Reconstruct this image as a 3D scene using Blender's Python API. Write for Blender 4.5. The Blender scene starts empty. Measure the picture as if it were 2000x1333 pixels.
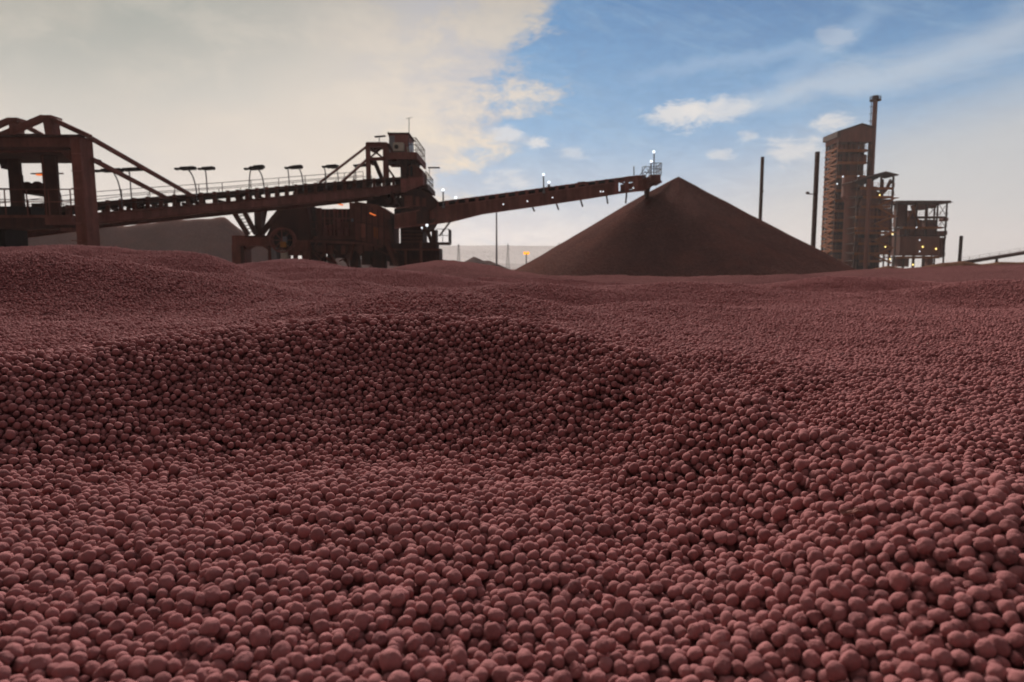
import bpy, bmesh, math, random
import numpy as np
from mathutils import Vector, Matrix, noise as mnoise

random.seed(7)
RNG = np.random.default_rng(11)
scene = bpy.context.scene
COL = scene.collection
R = math.radians

# ------------------------------------------------------------------ camera
CAM_Z = 1.70            # the camera stands just above a bed of ore pellets on the yard
F = 1333.0              # focal length in photo pixels (2000 wide) = 24 mm
PITCH = R(6.08)
CP, SP = math.cos(PITCH), math.sin(PITCH)
cam_d = bpy.data.cameras.new("camera")
cam_d.sensor_width = 36.0
cam_d.lens = 24.0
cam_d.clip_start = 0.02
cam_d.clip_end = 12000
cam_d.dof.use_dof = True
cam_d.dof.focus_distance = 1.08
cam_d.dof.aperture_fstop = 8.5
cam = bpy.data.objects.new("camera", cam_d)
cam.location = (0, 0, CAM_Z)
cam.rotation_euler = (R(90) - PITCH, 0, 0)
COL.objects.link(cam)
scene.camera = cam

# ------------------------------------------------------------------ sun, exposure
SUN_EL, SUN_AZ = 33.0, -14.0          # azimuth from +Y towards +X (ahead, a little left), behind cloud
sun_d = bpy.data.lights.new("sun", 'SUN')
sun_d.energy = 5.0
sun_d.angle = R(13)
sun_d.color = (1.0, 0.93, 0.86)
sun = bpy.data.objects.new("sun", sun_d)
sd = Vector((math.sin(R(SUN_AZ)) * math.cos(R(SUN_EL)), math.cos(R(SUN_AZ)) * math.cos(R(SUN_EL)), math.sin(R(SUN_EL))))
sun.rotation_euler = sd.to_track_quat('Z', 'Y').to_euler()
COL.objects.link(sun)
scene.view_settings.view_transform = 'Standard'
scene.view_settings.look = 'None'
scene.view_settings.exposure = 0.0
scene.view_settings.gamma = 1.0
scene.cycles.max_bounces = 5
scene.cycles.diffuse_bounces = 1
scene.cycles.volume_bounces = 3
scene.cycles.use_denoising = True
try:
    scene.cycles.denoiser = 'OPENIMAGEDENOISE'
except Exception:
    pass


# ------------------------------------------------------------------ node helper
class NT:
    def __init__(self, tree):
        self.t = tree
        self.t.nodes.clear()

    def n(self, typ, **kw):
        nd = self.t.nodes.new(typ)
        for k, v in kw.items():
            setattr(nd, k, v)
        return nd

    def put(self, sock, v):
        if isinstance(v, bpy.types.NodeSocket):
            self.t.links.new(v, sock)
        elif v is not None:
            if hasattr(sock.default_value, '__len__') and not hasattr(v, '__len__'):
                v = (v,) * len(sock.default_value)
            if hasattr(sock.default_value, '__len__') and len(sock.default_value) == 4 and len(v) == 3:
                v = tuple(v) + (1.0,)
            sock.default_value = v

    def m(self, op, a, b=None, c=None, clamp=False):
        nd = self.n('ShaderNodeMath', operation=op, use_clamp=clamp)
        self.put(nd.inputs[0], a)
        if b is not None: self.put(nd.inputs[1], b)
        if c is not None: self.put(nd.inputs[2], c)
        return nd.outputs[0]

    def vm(self, op, a, b=None):
        nd = self.n('ShaderNodeVectorMath', operation=op)
        self.put(nd.inputs[0], a)
        if b is not None: self.put(nd.inputs[1], b)
        return nd.outputs[0]

    def mix(self, fac, a, b, blend='MIX'):
        nd = self.n('ShaderNodeMix', data_type='RGBA', blend_type=blend)
        self.put(nd.inputs[0], fac)
        self.put(nd.inputs[6], a)
        self.put(nd.inputs[7], b)
        return nd.outputs[2]

    def step(self, x, lo, hi, a=0.0, b=1.0):
        nd = self.n('ShaderNodeMapRange', interpolation_type='SMOOTHSTEP')
        self.put(nd.inputs[0], x)
        nd.inputs[1].default_value = lo; nd.inputs[2].default_value = hi
        nd.inputs[3].default_value = a; nd.inputs[4].default_value = b
        return nd.outputs[0]

    def noise(self, vec, scale, detail=4, rough=0.55, dist=0.0):
        nd = self.n('ShaderNodeTexNoise')
        self.put(nd.inputs['Vector'], vec)
        nd.inputs['Scale'].default_value = scale
        nd.inputs['Detail'].default_value = detail
        nd.inputs['Roughness'].default_value = rough
        nd.inputs['Distortion'].default_value = dist
        return nd.outputs[0]


def srgb(r, g, b):
    f = lambda c: (c / 255 / 12.92) if c / 255 <= 0.04045 else ((c / 255 + 0.055) / 1.055) ** 2.4
    return (f(r), f(g), f(b))


def pix_ae(px, py):
    u = (px - 1000) / F; v = (667 - py) / F
    d = Vector((u, CP + v * SP, v * CP - SP)).normalized()
    return math.atan2(d.x, d.y), math.asin(d.z)


# ------------------------------------------------------------------ sky
world = bpy.data.worlds.new("World")
scene.world = world
world.use_nodes = True
w = NT(world.node_tree)
tc = w.n('ShaderNodeTexCoord')
dirv = tc.outputs['Generated']
sky = w.n('ShaderNodeTexSky', sky_type='NISHITA')
sky.sun_disc = False
sky.sun_elevation = R(SUN_EL)
sky.sun_rotation = R(SUN_AZ)
sky.air_density = 1.0
sky.dust_density = 0.6
sky.ozone_density = 3.0
sep = w.n('ShaderNodeSeparateXYZ'); w.put(sep.inputs[0], dirv)
az = w.m('ARCTAN2', sep.outputs[0], sep.outputs[1])
el = w.m('ARCSINE', sep.outputs[2])
BG = 0.1
K = 1.0 / BG


def C(r, g, b, s=1.0):
    c = srgb(r, g, b)
    return (c[0] * K * s, c[1] * K * s, c[2] * K * s, 1.0)


# clear blue: Nishita, deepened, paling to the horizon
blue = w.mix(1.0, sky.outputs[0], (0.026, 0.27, 0.49, 1.0), 'MULTIPLY')
deep = w.step(el, 0.10, 0.48)
blue = w.mix(deep, C(128, 174, 212), blue)
blue = w.mix(w.step(el, 0.0, 0.21), C(216, 210, 204), blue)
nz_a = w.noise(w.vm('MULTIPLY', dirv, (1.0, 1.0, 2.2)), 3.2, 7, 0.6, 0.3)
nz_b = w.noise(w.vm('MULTIPLY', dirv, (1.0, 1.0, 2.0)), 9.0, 8, 0.62, 0.2)
nz_c = w.noise(w.vm('MULTIPLY', dirv, (1.0, 1.0, 3.0)), 2.0, 3, 0.5, 0.2)
nz_d = w.noise(w.vm('MULTIPLY', dirv, (1.0, 1.0, 2.6)), 26.0, 6, 0.65, 0.5)
nd_ = w.m('SUBTRACT', nz_d, 0.5)
na = w.m('SUBTRACT', nz_a, 0.5); nb = w.m('SUBTRACT', nz_b, 0.5)


def band(p0, p1, width, soft_noise=0.0):
    """soft straight streak of cirrus between two directions given as (az, el)"""
    (a0, e0), (a1, e1) = p0, p1
    L = math.hypot(a1 - a0, e1 - e0); dx, dy = (a1 - a0) / L, (e1 - e0) / L
    ra = w.m('SUBTRACT', az, a0); re = w.m('SUBTRACT', el, e0)
    t = w.m('ADD', w.m('MULTIPLY', ra, dx), w.m('MULTIPLY', re, dy))
    s = w.m('ADD', w.m('MULTIPLY', ra, -dy), w.m('MULTIPLY', re, dx))
    s = w.m('ADD', s, w.m('MULTIPLY', na, soft_noise))
    q = w.m('ABSOLUTE', w.m('DIVIDE', s, width))
    across = w.step(q, 0.0, 1.0, 1.0, 0.0)
    along = w.m('MULTIPLY', w.step(t, -0.12, 0.25 * L), w.step(t, L * 1.2, L * 1.9, 1.0, 0.0))
    return w.m('MULTIPLY', across, along)


def puff(px, py, rx, ry, lo=0.35, shrink=0.80):
    a0, e0 = pix_ae(px, py)
    da = w.m('DIVIDE', w.m('SUBTRACT', az, a0), rx * shrink)
    de = w.m('DIVIDE', w.m('SUBTRACT', el, e0), ry * shrink)
    q = w.m('SQRT', w.m('ADD', w.m('MULTIPLY', da, da), w.m('MULTIPLY', de, de)))
    q = w.m('ADD', q, w.m('MULTIPLY', nb, 4.6))
    q = w.m('ADD', q, w.m('MULTIPLY', nd_, 2.6))
    return w.step(q, 0.15, 1.25, 1.0, 0.0)


# faint mottled cirrus in the clear part, drawn out along a diagonal
rotv = w.n('ShaderNodeVectorRotate', rotation_type='Y_AXIS'); w.put(rotv.inputs['Vector'], dirv); rotv.inputs['Angle'].default_value = R(-22)
nz_s = w.noise(w.vm('MULTIPLY', rotv.outputs[0], (1.0, 1.0, 6.0)), 5.0, 7, 0.66, 0.6)
blue = w.mix(w.step(nz_s, .46, .74, 0.0, .30), blue, C(160, 188, 208))
blue = w.mix(w.step(nz_d, .35, .65, 0.0, .16), blue, C(30, 92, 150))
# wide veil low on the right, below a diagonal
a0, e0 = pix_ae(1500, 250); a1, e1 = pix_ae(2000, 60)
slope = (e1 - e0) / (a1 - a0)
dline = w.m('SUBTRACT', el, w.m('ADD', w.m('MULTIPLY', w.m('SUBTRACT', az, a0), slope), e0))
dline = w.m('ADD', dline, w.m('MULTIPLY', na, 0.10))
veil = w.m('MULTIPLY', w.step(dline, -0.13, 0.018, 1.0, 0.0), w.step(az, 0.22, 0.42))
skyc = w.mix(w.m('MULTIPLY', veil, 0.80), blue, C(198, 198, 196))
skyc = w.mix(w.m('MULTIPLY', band(pix_ae(1470, 215), pix_ae(1960, 50), 0.034, 0.14), 0.46), skyc, C(212, 217, 220))
skyc = w.mix(w.m('MULTIPLY', band(pix_ae(1330, 140), pix_ae(1500, 110), 0.016, 0.10), 0.35), skyc, C(170, 196, 220))
skyc = w.mix(w.m('MULTIPLY', band(pix_ae(1560, 140), pix_ae(1660, 60), 0.02, 0.12), 0.30), skyc, C(170, 196, 220))
for (px, py, rx, ry, s) in ((1320, 224, .052, .020, .95), (1400, 216, .050, .016, .75), (1620, 240, .026, .014, .85), (1545, 292, .05, .020, .75),
                            (1460, 268, .018, .010, .6), (1636, 78, .022, .014, .28), (1410, 305, .018, .010, .6),
                            (1045, 281, .022, .010, .85), (985, 268, .03, .012, .8), (1120, 300, .035, .012, .45), (1010, 350, .05, .018, .5)):
    skyc = w.mix(w.m('MULTIPLY', puff(px, py, rx, ry), s * .86), skyc, C(226, 222, 218))
skyc = w.mix(w.m('MULTIPLY', w.step(az, 0.56, 0.78), w.step(el, 0.20, 0.46)), skyc, C(120, 143, 158))
# the big grey bank over the left half
bank_edge = w.m('ADD', w.m('MULTIPLY', w.step(el, 0.19, 0.42), 0.20), -0.055)
bulge = w.step(w.m('ABSOLUTE', w.m('SUBTRACT', el, 0.165)), 0.0, 0.05, 0.035, 0.0)
bank_edge = w.m('ADD', bank_edge, bulge)
q = w.m('SUBTRACT', bank_edge, az)
q = w.m('ADD', q, w.m('MULTIPLY', na, 0.42))
q = w.m('ADD', q, w.m('MULTIPLY', nb, 0.30))
q = w.m('ADD', q, w.m('MULTIPLY', nd_, 0.12))
bank = w.step(q, -0.02, 0.065)
bank = w.m('MULTIPLY', bank, w.step(az, -2.9, -2.2))
bk = w.mix(w.step(el, 0.05, 0.22), C(203, 199, 195), C(214, 207, 198))
bk = w.mix(w.step(el, 0.20, 0.46), bk, C(160, 156, 150))
bk = w.mix(w.m('MULTIPLY', w.step(az, -0.08, -0.60), w.step(el, 0.08, 0.38)), bk, C(140, 150, 145))
ga, ge = pix_ae(860, 330)
gd = w.m('SQRT', w.m('ADD', w.m('POWER', w.m('DIVIDE', w.m('SUBTRACT', az, ga), 0.26), 2.0), w.m('POWER', w.m('DIVIDE', w.m('SUBTRACT', el, ge), 0.11), 2.0)))
bk = w.mix(w.m('MULTIPLY', w.step(gd, 0.0, 1.0, 1.0, 0.0), 0.6), bk, C(240, 220, 188))
bk = w.mix(w.m('MULTIPLY', w.step(nz_c, 0.42, 0.62), 0.30), bk, C(222, 205, 188))
bk = w.mix(w.m('MULTIPLY', w.step(nz_b, 0.38, 0.58, 0.55, 0.0), w.step(az, -0.30, -0.02)), bk, C(160, 170, 190))
bk = w.mix(w.step(nz_b, .45, .70, 0.0, .22), bk, C(228, 216, 200))
skyc = w.mix(bank, skyc, bk)
# overhead and behind: plain cloud out of view, darkened to set the fill light
skyc = w.mix(w.step(el, 0.55, 0.95), skyc, C(172, 170, 172))
skyc = w.mix(w.step(w.m('ABSOLUTE', az), 1.1, 2.0), skyc, C(118, 113, 113))
skyc = w.mix(w.step(el, 0.0, -0.08), skyc, C(150, 140, 135))
bgn = w.n('ShaderNodeBackground'); bgn.inputs[1].default_value = BG
w.put(bgn.inputs[0], skyc)
wo = w.n('ShaderNodeOutputWorld'); w.t.links.new(bgn.outputs[0], wo.inputs[0])


# ------------------------------------------------------------------ materials
def new_mat(name):
    m = bpy.data.materials.new(name); m.use_nodes = True
    return m, NT(m.node_tree)


def finish(t, base, rough=0.85, bump=None, bump_d=0.01, bump_s=0.6, metal=0.0, spec=0.3):
    p = t.n('ShaderNodeBsdfPrincipled')
    t.put(p.inputs['Base Color'], base)
    t.put(p.inputs['Roughness'], rough)
    p.inputs['Metallic'].default_value = metal
    p.inputs['Specular IOR Level'].default_value = spec
    if bump is not None:
        b = t.n('ShaderNodeBump'); b.inputs['Strength'].default_value = bump_s; b.inputs['Distance'].default_value = bump_d
        t.put(b.inputs['Height'], bump); t.t.links.new(b.outputs[0], p.inputs['Normal'])
    o = t.n('ShaderNodeOutputMaterial'); t.t.links.new(p.outputs[0], o.inputs[0])


def rust_mat(name, a, b, scale=0.6, streak=True, rough=0.8):
    m, t = new_mat(name)
    g = t.n('ShaderNodeTexCoord').outputs['Object']
    n1 = t.noise(g, scale, 6, 0.65)
    n2 = t.noise(t.vm('MULTIPLY', g, (1.0, 1.0, 0.12)), scale * 5, 4, 0.6)
    n3 = t.noise(g, scale * 9, 3, 0.6)
    f = t.m('ADD', t.m('MULTIPLY', t.step(n1, .35, .65), .6), t.m('MULTIPLY', t.step(n2, .4, .65), .5 if streak else .15))
    col = t.mix(f, a, b)
    col = t.mix(t.m('MULTIPLY', t.step(n3, .55, .72), .35), col, tuple(c * .5 for c in a))
    finish(t, col, rough, n3, 0.01, 0.4, 0.0, 0.25)
    return m


def pellet_mat():
    m, t = new_mat("ore_pellet_dusty")
    oi = t.n('ShaderNodeObjectInfo').outputs['Random']
    g = t.n('ShaderNodeTexCoord').outputs['Object']
    wn = t.n('ShaderNodeTexWhiteNoise', noise_dimensions='1D'); t.put(wn.inputs['W'], t.m('MULTIPLY', oi, 917.0))
    col = t.mix(t.m('POWER', oi, 0.9), (0.275, 0.106, 0.106), (0.405, 0.160, 0.158))
    col = t.mix(t.m('MULTIPLY', t.step(wn.outputs[0], .85, 1.0), .6), col, (0.15, 0.062, 0.066))
    gs = t.vm('ADD', t.vm('MULTIPLY', g, (1.0, 1.0, 1.0)), oi)
    n1 = t.noise(gs, 1.6, 5, 0.65)
    n2 = t.noise(gs, 9.0, 4, 0.7)
    col = t.mix(t.m('MULTIPLY', t.step(n1, .40, .65), .45), col, (0.42, 0.165, 0.158))
    col = t.mix(t.m('MULTIPLY', t.step(n2, .56, .70), .35), col, (0.12, 0.046, 0.045))
    finish(t, col, 0.92, n2, 0.10, 0.35, 0.0, 0.12)
    return m


def grain_mat(name, a, b, cell, bump_s=1.0, big=0.15, streak=False, finer=2.6):
    """loose granular ore too far off to show each pellet: cellular relief at pellet size"""
    m, t = new_mat(name)
    g = t.n('ShaderNodeTexCoord').outputs['Object']
    v = t.n('ShaderNodeTexVoronoi'); v.inputs['Scale'].default_value = 1.0 / cell; t.put(v.inputs['Vector'], g)
    v2 = t.n('ShaderNodeTexVoronoi'); v2.inputs['Scale'].default_value = 1.0 / (cell * finer); t.put(v2.inputs['Vector'], g)
    n1 = t.noise(g, big, 5, 0.6)
    n4 = t.noise(g, 1.0 / (cell * 5), 4, 0.7)
    cs = t.n('ShaderNodeSeparateColor'); t.put(cs.inputs[0], v.outputs['Color'])
    col = t.mix(cs.outputs[0], a, b)
    col = t.mix(t.m('MULTIPLY', t.step(n1, .38, .65), .35), col, tuple(c * .72 for c in a))
    col = t.mix(t.m('MULTIPLY', t.step(n4, .45, .68), .35), col, tuple(c * 1.25 for c in b))
    if streak:
        s = t.n('ShaderNodeSeparateXYZ'); t.put(s.inputs[0], g)
        ang = t.m('ARCTAN2', s.outputs[0], s.outputs[1])
        cv = t.n('ShaderNodeCombineXYZ'); t.put(cv.inputs[0], t.m('MULTIPLY', ang, 9.0)); t.put(cv.inputs[1], t.m('MULTIPLY', s.outputs[2], 0.16))
        n3 = t.noise(cv.outputs[0], 1.3, 5, 0.6, 0.6)
        col = t.mix(t.m('MULTIPLY', t.step(n3, .42, .66), .20), col, tuple(c * .66 for c in a))
        n5 = t.noise(g, 0.32, 3, 0.55)
        col = t.mix(t.m('MULTIPLY', t.step(n5, .45, .65), .30), col, (b[0] * 1.15, b[1] * .95, b[2] * .85))
    h = t.m('ADD', t.m('MULTIPLY', v.outputs['Distance'], -1.0), t.m('MULTIPLY', v2.outputs['Distance'], -1.2))
    h = t.m('ADD', h, t.m('MULTIPLY', n4, 1.2))
    finish(t, col, 0.95, h, cell * 0.75, bump_s, 0.0, 0.0)
    return m


def emit_mat(name, col, s):
    m, t = new_mat(name)
    e = t.n('ShaderNodeEmission'); t.put(e.inputs[0], col); e.inputs[1].default_value = s
    o = t.n('ShaderNodeOutputMaterial'); t.t.links.new(e.outputs[0], o.inputs[0])
    return m


M = {}
M['pellet'] = pellet_mat()
M['bed'] = grain_mat("ore_bed_grain", (0.118, 0.051, 0.050), (0.178, 0.079, 0.077), 0.013, 1.0, 0.6)  # base tone lowered: unresolved shade between pellets put into the colour
M['pile'] = grain_mat("dark_ore_pile", (0.082, 0.040, 0.035), (0.128, 0.062, 0.054), 0.09, 1.0, 0.12, True)
M['greypile'] = grain_mat("grey_ore_pile", (0.120, 0.070, 0.064), (0.158, 0.093, 0.086), 0.10, 0.9, 0.05, True)
M['brownpile'] = grain_mat("brown_ore_pile", (0.17, 0.080, 0.052), (0.24, 0.12, 0.078), 0.10, 0.9, 0.15)
M['ground'] = grain_mat("red_yard_dirt", (0.15, 0.085, 0.075), (0.21, 0.12, 0.105), 0.3, 0.6, 0.02)
M['hill'] = grain_mat("mine_bench_rock", (0.30, 0.25, 0.24), (0.38, 0.32, 0.31), 8.0, 0.8, 0.004)  # pale tailings tone, with some of the distance haze put into the colour
M['hillband'] = grain_mat("pale_mine_bench", (0.52, 0.47, 0.45), (0.60, 0.55, 0.53), 8.0, 0.6, 0.004)
M['rust'] = rust_mat("rusted_red_steel", (0.120, 0.041, 0.031), (0.230, 0.082, 0.060))
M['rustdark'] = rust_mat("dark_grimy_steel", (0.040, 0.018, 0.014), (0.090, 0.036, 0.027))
M['rustpink'] = rust_mat("dusty_red_steel", (0.17, 0.062, 0.050), (0.31, 0.118, 0.095))
M['plant'] = rust_mat("plant_brown_cladding", (0.160, 0.058, 0.039), (0.230, 0.083, 0.054), 0.15)
M['plantdark'] = rust_mat("plant_dark_steel", (0.055, 0.026, 0.019), (0.100, 0.044, 0.030), 0.2)
M['orange'] = rust_mat("orange_rust_beam", (0.22, 0.070, 0.022), (0.36, 0.112, 0.034), 0.2)
M['grey'] = rust_mat("grey_painted_steel", (0.17, 0.17, 0.18), (0.26, 0.25, 0.26), 0.8)
M['glass'] = rust_mat("dusty_grey_window", (0.20, 0.20, 0.21), (0.28, 0.27, 0.27), 0.5, True, 0.35)
M['white'] = rust_mat("dusty_white_casing", (0.40, 0.36, 0.29), (0.52, 0.47, 0.38), 2.0)
M['black'] = rust_mat("black_rubber", (0.014, 0.011, 0.011), (0.030, 0.022, 0.021), 1.0)
M['ochre'] = rust_mat("ochre_paint", (0.34, 0.14, 0.03), (0.46, 0.20, 0.05), 1.0)
M['lamp'] = emit_mat("lit_white_lamp", (0.92, 0.95, 1.0), 1.6)
M['tube'] = emit_mat("lit_orange_tube", (1.0, 0.22, 0.05), 0.9)
M['sodium'] = emit_mat("lit_yellow_lamp", (1.0, 0.72, 0.22), 2.4)
M['beacon'] = emit_mat("lit_orange_beacon", (1.0, 0.36, 0.02), 1.8)
M['door'] = rust_mat("pinkish_door", (0.26, 0.09, 0.06), (0.34, 0.13, 0.09), 1.0)


# ------------------------------------------------------------------ mesh helpers
def P(px, py, D):
    """point of the yard seen at photo pixel (px, py), D metres ahead of the camera"""
    u = (px - 1000) / F; v = (667 - py) / F
    y = CP + v * SP
    t = D / y
    return Vector((u * t, D, CAM_Z + (v * CP - SP) * t))


WLOC = {}


class MB:
    def __init__(self):
        self.v = []; self.f = []

    def hexa(self, pts):
        i = len(self.v); self.v += [tuple(p) for p in pts]
        for q in ((0, 3, 2, 1), (4, 5, 6, 7), (0, 1, 5, 4), (1, 2, 6, 5), (2, 3, 7, 6), (3, 0, 4, 7)):
            self.f.append([i + k for k in q])
        return self

    def box(self, x0, x1, y0, y1, z0, z1):
        if x0 > x1: x0, x1 = x1, x0
        if z0 > z1: z0, z1 = z1, z0
        return self.hexa([(x0, y0, z0), (x1, y0, z0), (x1, y1, z0), (x0, y1, z0), (x0, y0, z1), (x1, y0, z1), (x1, y1, z1), (x0, y1, z1)])

    def bx(self, px0, py0, px1, py1, D0, depth):
        a = P(px0, (py0 + py1) / 2, D0); b = P(px1, (py0 + py1) / 2, D0)
        z1 = P(px0, py0, D0).z; z0 = P(px0, py1, D0).z
        return self.box(a.x, b.x, D0, D0 + depth, z0, z1)

    def bar(self, a, b, w, h=None, up=(0, 0, 1)):
        h = h or w
        a, b = Vector(a), Vector(b)
        d = (b - a)
        if d.length < 1e-6: return self
        d.normalize(); up = Vector(up)
        if abs(d.dot(up)) > 0.98: up = Vector((0, 1, 0))
        s = d.cross(up).normalized(); n = s.cross(d).normalized()
        s *= w / 2; n *= h / 2
        return self.hexa([a - s - n, a + s - n, b + s - n, b - s - n, a - s + n, a + s + n, b + s + n, b - s + n])

    def barp(self, p, q, w, h=None):
        return self.bar(P(*p), P(*q), w, h)

    def tube(self, pts, r, n=8, r2=None):
        pts = [Vector(p) for p in pts]; k = len(pts); i0 = len(self.v)
        for i, p in enumerate(pts):
            d = (pts[min(i + 1, k - 1)] - pts[max(i - 1, 0)]).normalized()
            up = Vector((0, 0, 1)) if abs(d.z) < 0.95 else Vector((1, 0, 0))
            s = d.cross(up).normalized(); t = s.cross(d)
            rr = r if r2 is None else r + (r2 - r) * i / (k - 1)
            for j in range(n):
                a = 2 * math.pi * j / n
                self.v.append(tuple(p + s * (rr * math.cos(a)) + t * (rr * math.sin(a))))
        for i in range(k - 1):
            for j in range(n):
                self.f.append([i0 + i * n + j, i0 + i * n + (j + 1) % n, i0 + (i + 1) * n + (j + 1) % n, i0 + (i + 1) * n + j])
        self.f.append([i0 + j for j in range(n)][::-1]); self.f.append([i0 + (k - 1) * n + j for j in range(n)])
        return self

    def ball(self, c, r, n=10, sz=1.0):
        i0 = len(self.v); m = n // 2; c = Vector(c)
        self.v.append(tuple(c + Vector((0, 0, r * sz))))
        for i in range(1, m):
            th = math.pi * i / m
            for j in range(n):
                a = 2 * math.pi * j / n
                self.v.append(tuple(c + Vector((r * math.sin(th) * math.cos(a), r * math.sin(th) * math.sin(a), r * sz * math.cos(th)))))
        self.v.append(tuple(c - Vector((0, 0, r * sz)))); last = len(self.v) - 1
        for j in range(n): self.f.append([i0, i0 + 1 + j, i0 + 1 + (j + 1) % n])
        for i in range(m - 2):
            for j in range(n):
                a = i0 + 1 + i * n; self.f.append([a + j, a + n + j, a + n + (j + 1) % n, a + (j + 1) % n])
        a = i0 + 1 + (m - 2) * n
        for j in range(n): self.f.append([a + j, last, a + (j + 1) % n])
        return self

    def prism(self, pix, D, depth):
        """outline in photo pixels at distance D, extruded away by depth metres"""
        a = [P(x, y, D) for x, y in pix]
        i = len(self.v); n = len(a)
        self.v += [tuple(p) for p in a] + [(p.x, p.y + depth, p.z) for p in a]
        self.f.append([i + k for k in range(n)]); self.f.append([i + n + k for k in range(n)][::-1])
        for k in range(n): self.f.append([i + k, i + n + k, i + n + (k + 1) % n, i + (k + 1) % n])
        return self

    def rail(self, pts, h=1.1, sp=1.4, r=0.035, mid=True):
        pts = [Vector(p) for p in pts]
        for a, b in zip(pts, pts[1:]):
            L = (b - a).length; n = max(1, round(L / sp))
            for i in range(n + 1):
                q = a.lerp(b, i / n); self.bar(q, q + Vector((0, 0, h)), r * 1.6)
            for k in ((h, h * .52) if mid else (h,)):
                self.bar(a + Vector((0, 0, k)), b + Vector((0, 0, k)), r * 1.6)
        return self

    def stairs(self, a, b, width, n=9, th=0.06):
        """open flight from a to b (treads between two strings)"""
        a, b = Vector(a), Vector(b)
        for s in (0, width):
            o = Vector((0, s, 0)); self.bar(a + o, b + o, .09, .22)
        for i in range(n):
            q = a.lerp(b, (i + .5) / n); self.box(q.x - .14, q.x + .14, q.y, q.y + width, q.z - th / 2, q.z + th / 2)
        return self

    def build(self, name, mat, parent=None, bevel=0.0, smooth=False, loc=None):
        me = bpy.data.meshes.new(name)
        o = bpy.data.objects.new(name, me); COL.objects.link(o)
        base = WLOC.get(parent.name, Vector((0, 0, 0))) if parent else Vector(loc or (0, 0, 0))
        me.from_pydata([tuple(Vector(p) - base) for p in self.v], [], self.f)
        bm = bmesh.new(); bm.from_mesh(me); bmesh.ops.recalc_face_normals(bm, faces=bm.faces); bm.to_mesh(me); bm.free()
        me.materials.append(mat)
        if smooth:
            for p in me.polygons: p.use_smooth = True
        if parent: o.parent = parent
        else: o.location = base
        WLOC[o.name] = base
        if bevel:
            md = o.modifiers.new("bevel", 'BEVEL'); md.width = bevel; md.segments = 1
        return o


def tag(o, label=None, cat=None, group=None, kind=None):
    if label: o['label'] = label
    if cat: o['category'] = cat
    if group: o['group'] = group
    if kind: o['kind'] = kind
    return o


def thing(name, label, cat, loc, group=None):
    o = bpy.data.objects.new(name, None); COL.objects.link(o)
    o.location = loc; o.empty_display_size = 0.2
    WLOC[o.name] = Vector(loc)
    return tag(o, label, cat, group)


def G(px, D):
    """foot of something on the yard (z = 0)"""
    p = P(px, 525, D); return Vector((p.x, D, 0.0))


# ------------------------------------------------------------------ terrain: ore bed heightfield
def e_of(py):
    v = (667 - py) / F
    return (v * CP - SP) / (CP + v * SP)


def u_of(px, py=600):
    v = (667 - py) / F
    return ((px - 1000) / F) / (CP + v * SP)


ctl = []


def cp(px, D, py=None, z=None):
    e = e_of(py) if py is not None else z / D
    pyy = py if py is not None else 667 - F * math.tan(math.atan(e) + PITCH)
    ctl.append((u_of(px, pyy), math.log(D), e))


# near floor of the hollow
for D in (0.16, 0.26, 0.38, 0.52, 0.68, 0.84):
    for px in (-900, -300, 200, 650, 1100, 1450):
        if D > 0.6 and px > 1300: continue
        cp(px, D, z=-0.279 + (0.008 if px < 0 else 0))
for D in (0.16, 0.26, 0.36):
    for px in (1800, 2300, 2900): cp(px, D, z=-0.255)
# foot of the crescent face
for px, D, z in ((-600, .88, -.260), (-300, .92, -.258), (0, .965, -.260), (150, 1.01, -.269), (300, 1.06, -.277), (550, 1.09, -.281), (870, 1.12, -.283), (1050, 1.09, -.281), (1200, .99, -.277), (1350, .85, -.272), (1480, .70, -.266)):
    cp(px, D, z=z)
# crest of the crescent
crest = ((-600, 1.00, 770), (-300, 1.04, 752), (0, 1.10, 716), (120, 1.17, 694), (250, 1.26, 671), (370, 1.34, 654), (500, 1.41, 640), (660, 1.47, 626), (830, 1.50, 617), (1000, 1.45, 627), (1130, 1.34, 650), (1250, 1.21, 688), (1380, 1.06, 737), (1500, .93, 790), (1620, .80, 842), (1720, .70, 890), (1850, .60, 958), (2000, .525, 1035), (2250, .46, 1140), (2700, .40, 1250))
for px, D, py in crest: cp(px, D, py)
# halfway up the face
for px, D, z in ((0, 1.03, -.207), (300, 1.18, -.207), (550, 1.26, -.199), (830, 1.31, -.190), (1050, 1.26, -.196), (1200, 1.14, -.218)):
    cp(px, D, z=z)
# lee side and trough behind
for px, D, py in ((-500, 1.65, 718), (0, 1.72, 706), (0, 2.1, 669), (250, 2.0, 665), (500, 2.4, 624), (1250, 1.9, 668), (1500, 1.5, 742), (1700, 1.2, 808), (1850, .98, 872), (2000, .84, 940), (2300, .75, 1000), (1620, 1.22, 812), (1380, 1.65, 700)):
    cp(px, D, py)
for px, D, z in ((-500, 1.30, -.215), (0, 1.34, -.218), (120, 1.43, -.214), (250, 1.52, -.205), (370, 1.62, -.196), (500, 1.70, -.190), (660, 1.76, -.186), (830, 1.80, -.180), (830, 2.2, -.182), (830, 2.5, -.160), (1000, 1.76, -.186), (1000, 2.15, -.190), (1000, 2.5, -.168), (660, 2.2, -.178), (1130, 1.66, -.200), (1250, 1.48, -.228), (1380, 1.32, -.258), (1500, 1.16, -.285), (1620, 1.0, -.285), (1720, .88, -.285)):
    cp(px, D, z=z)
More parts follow.
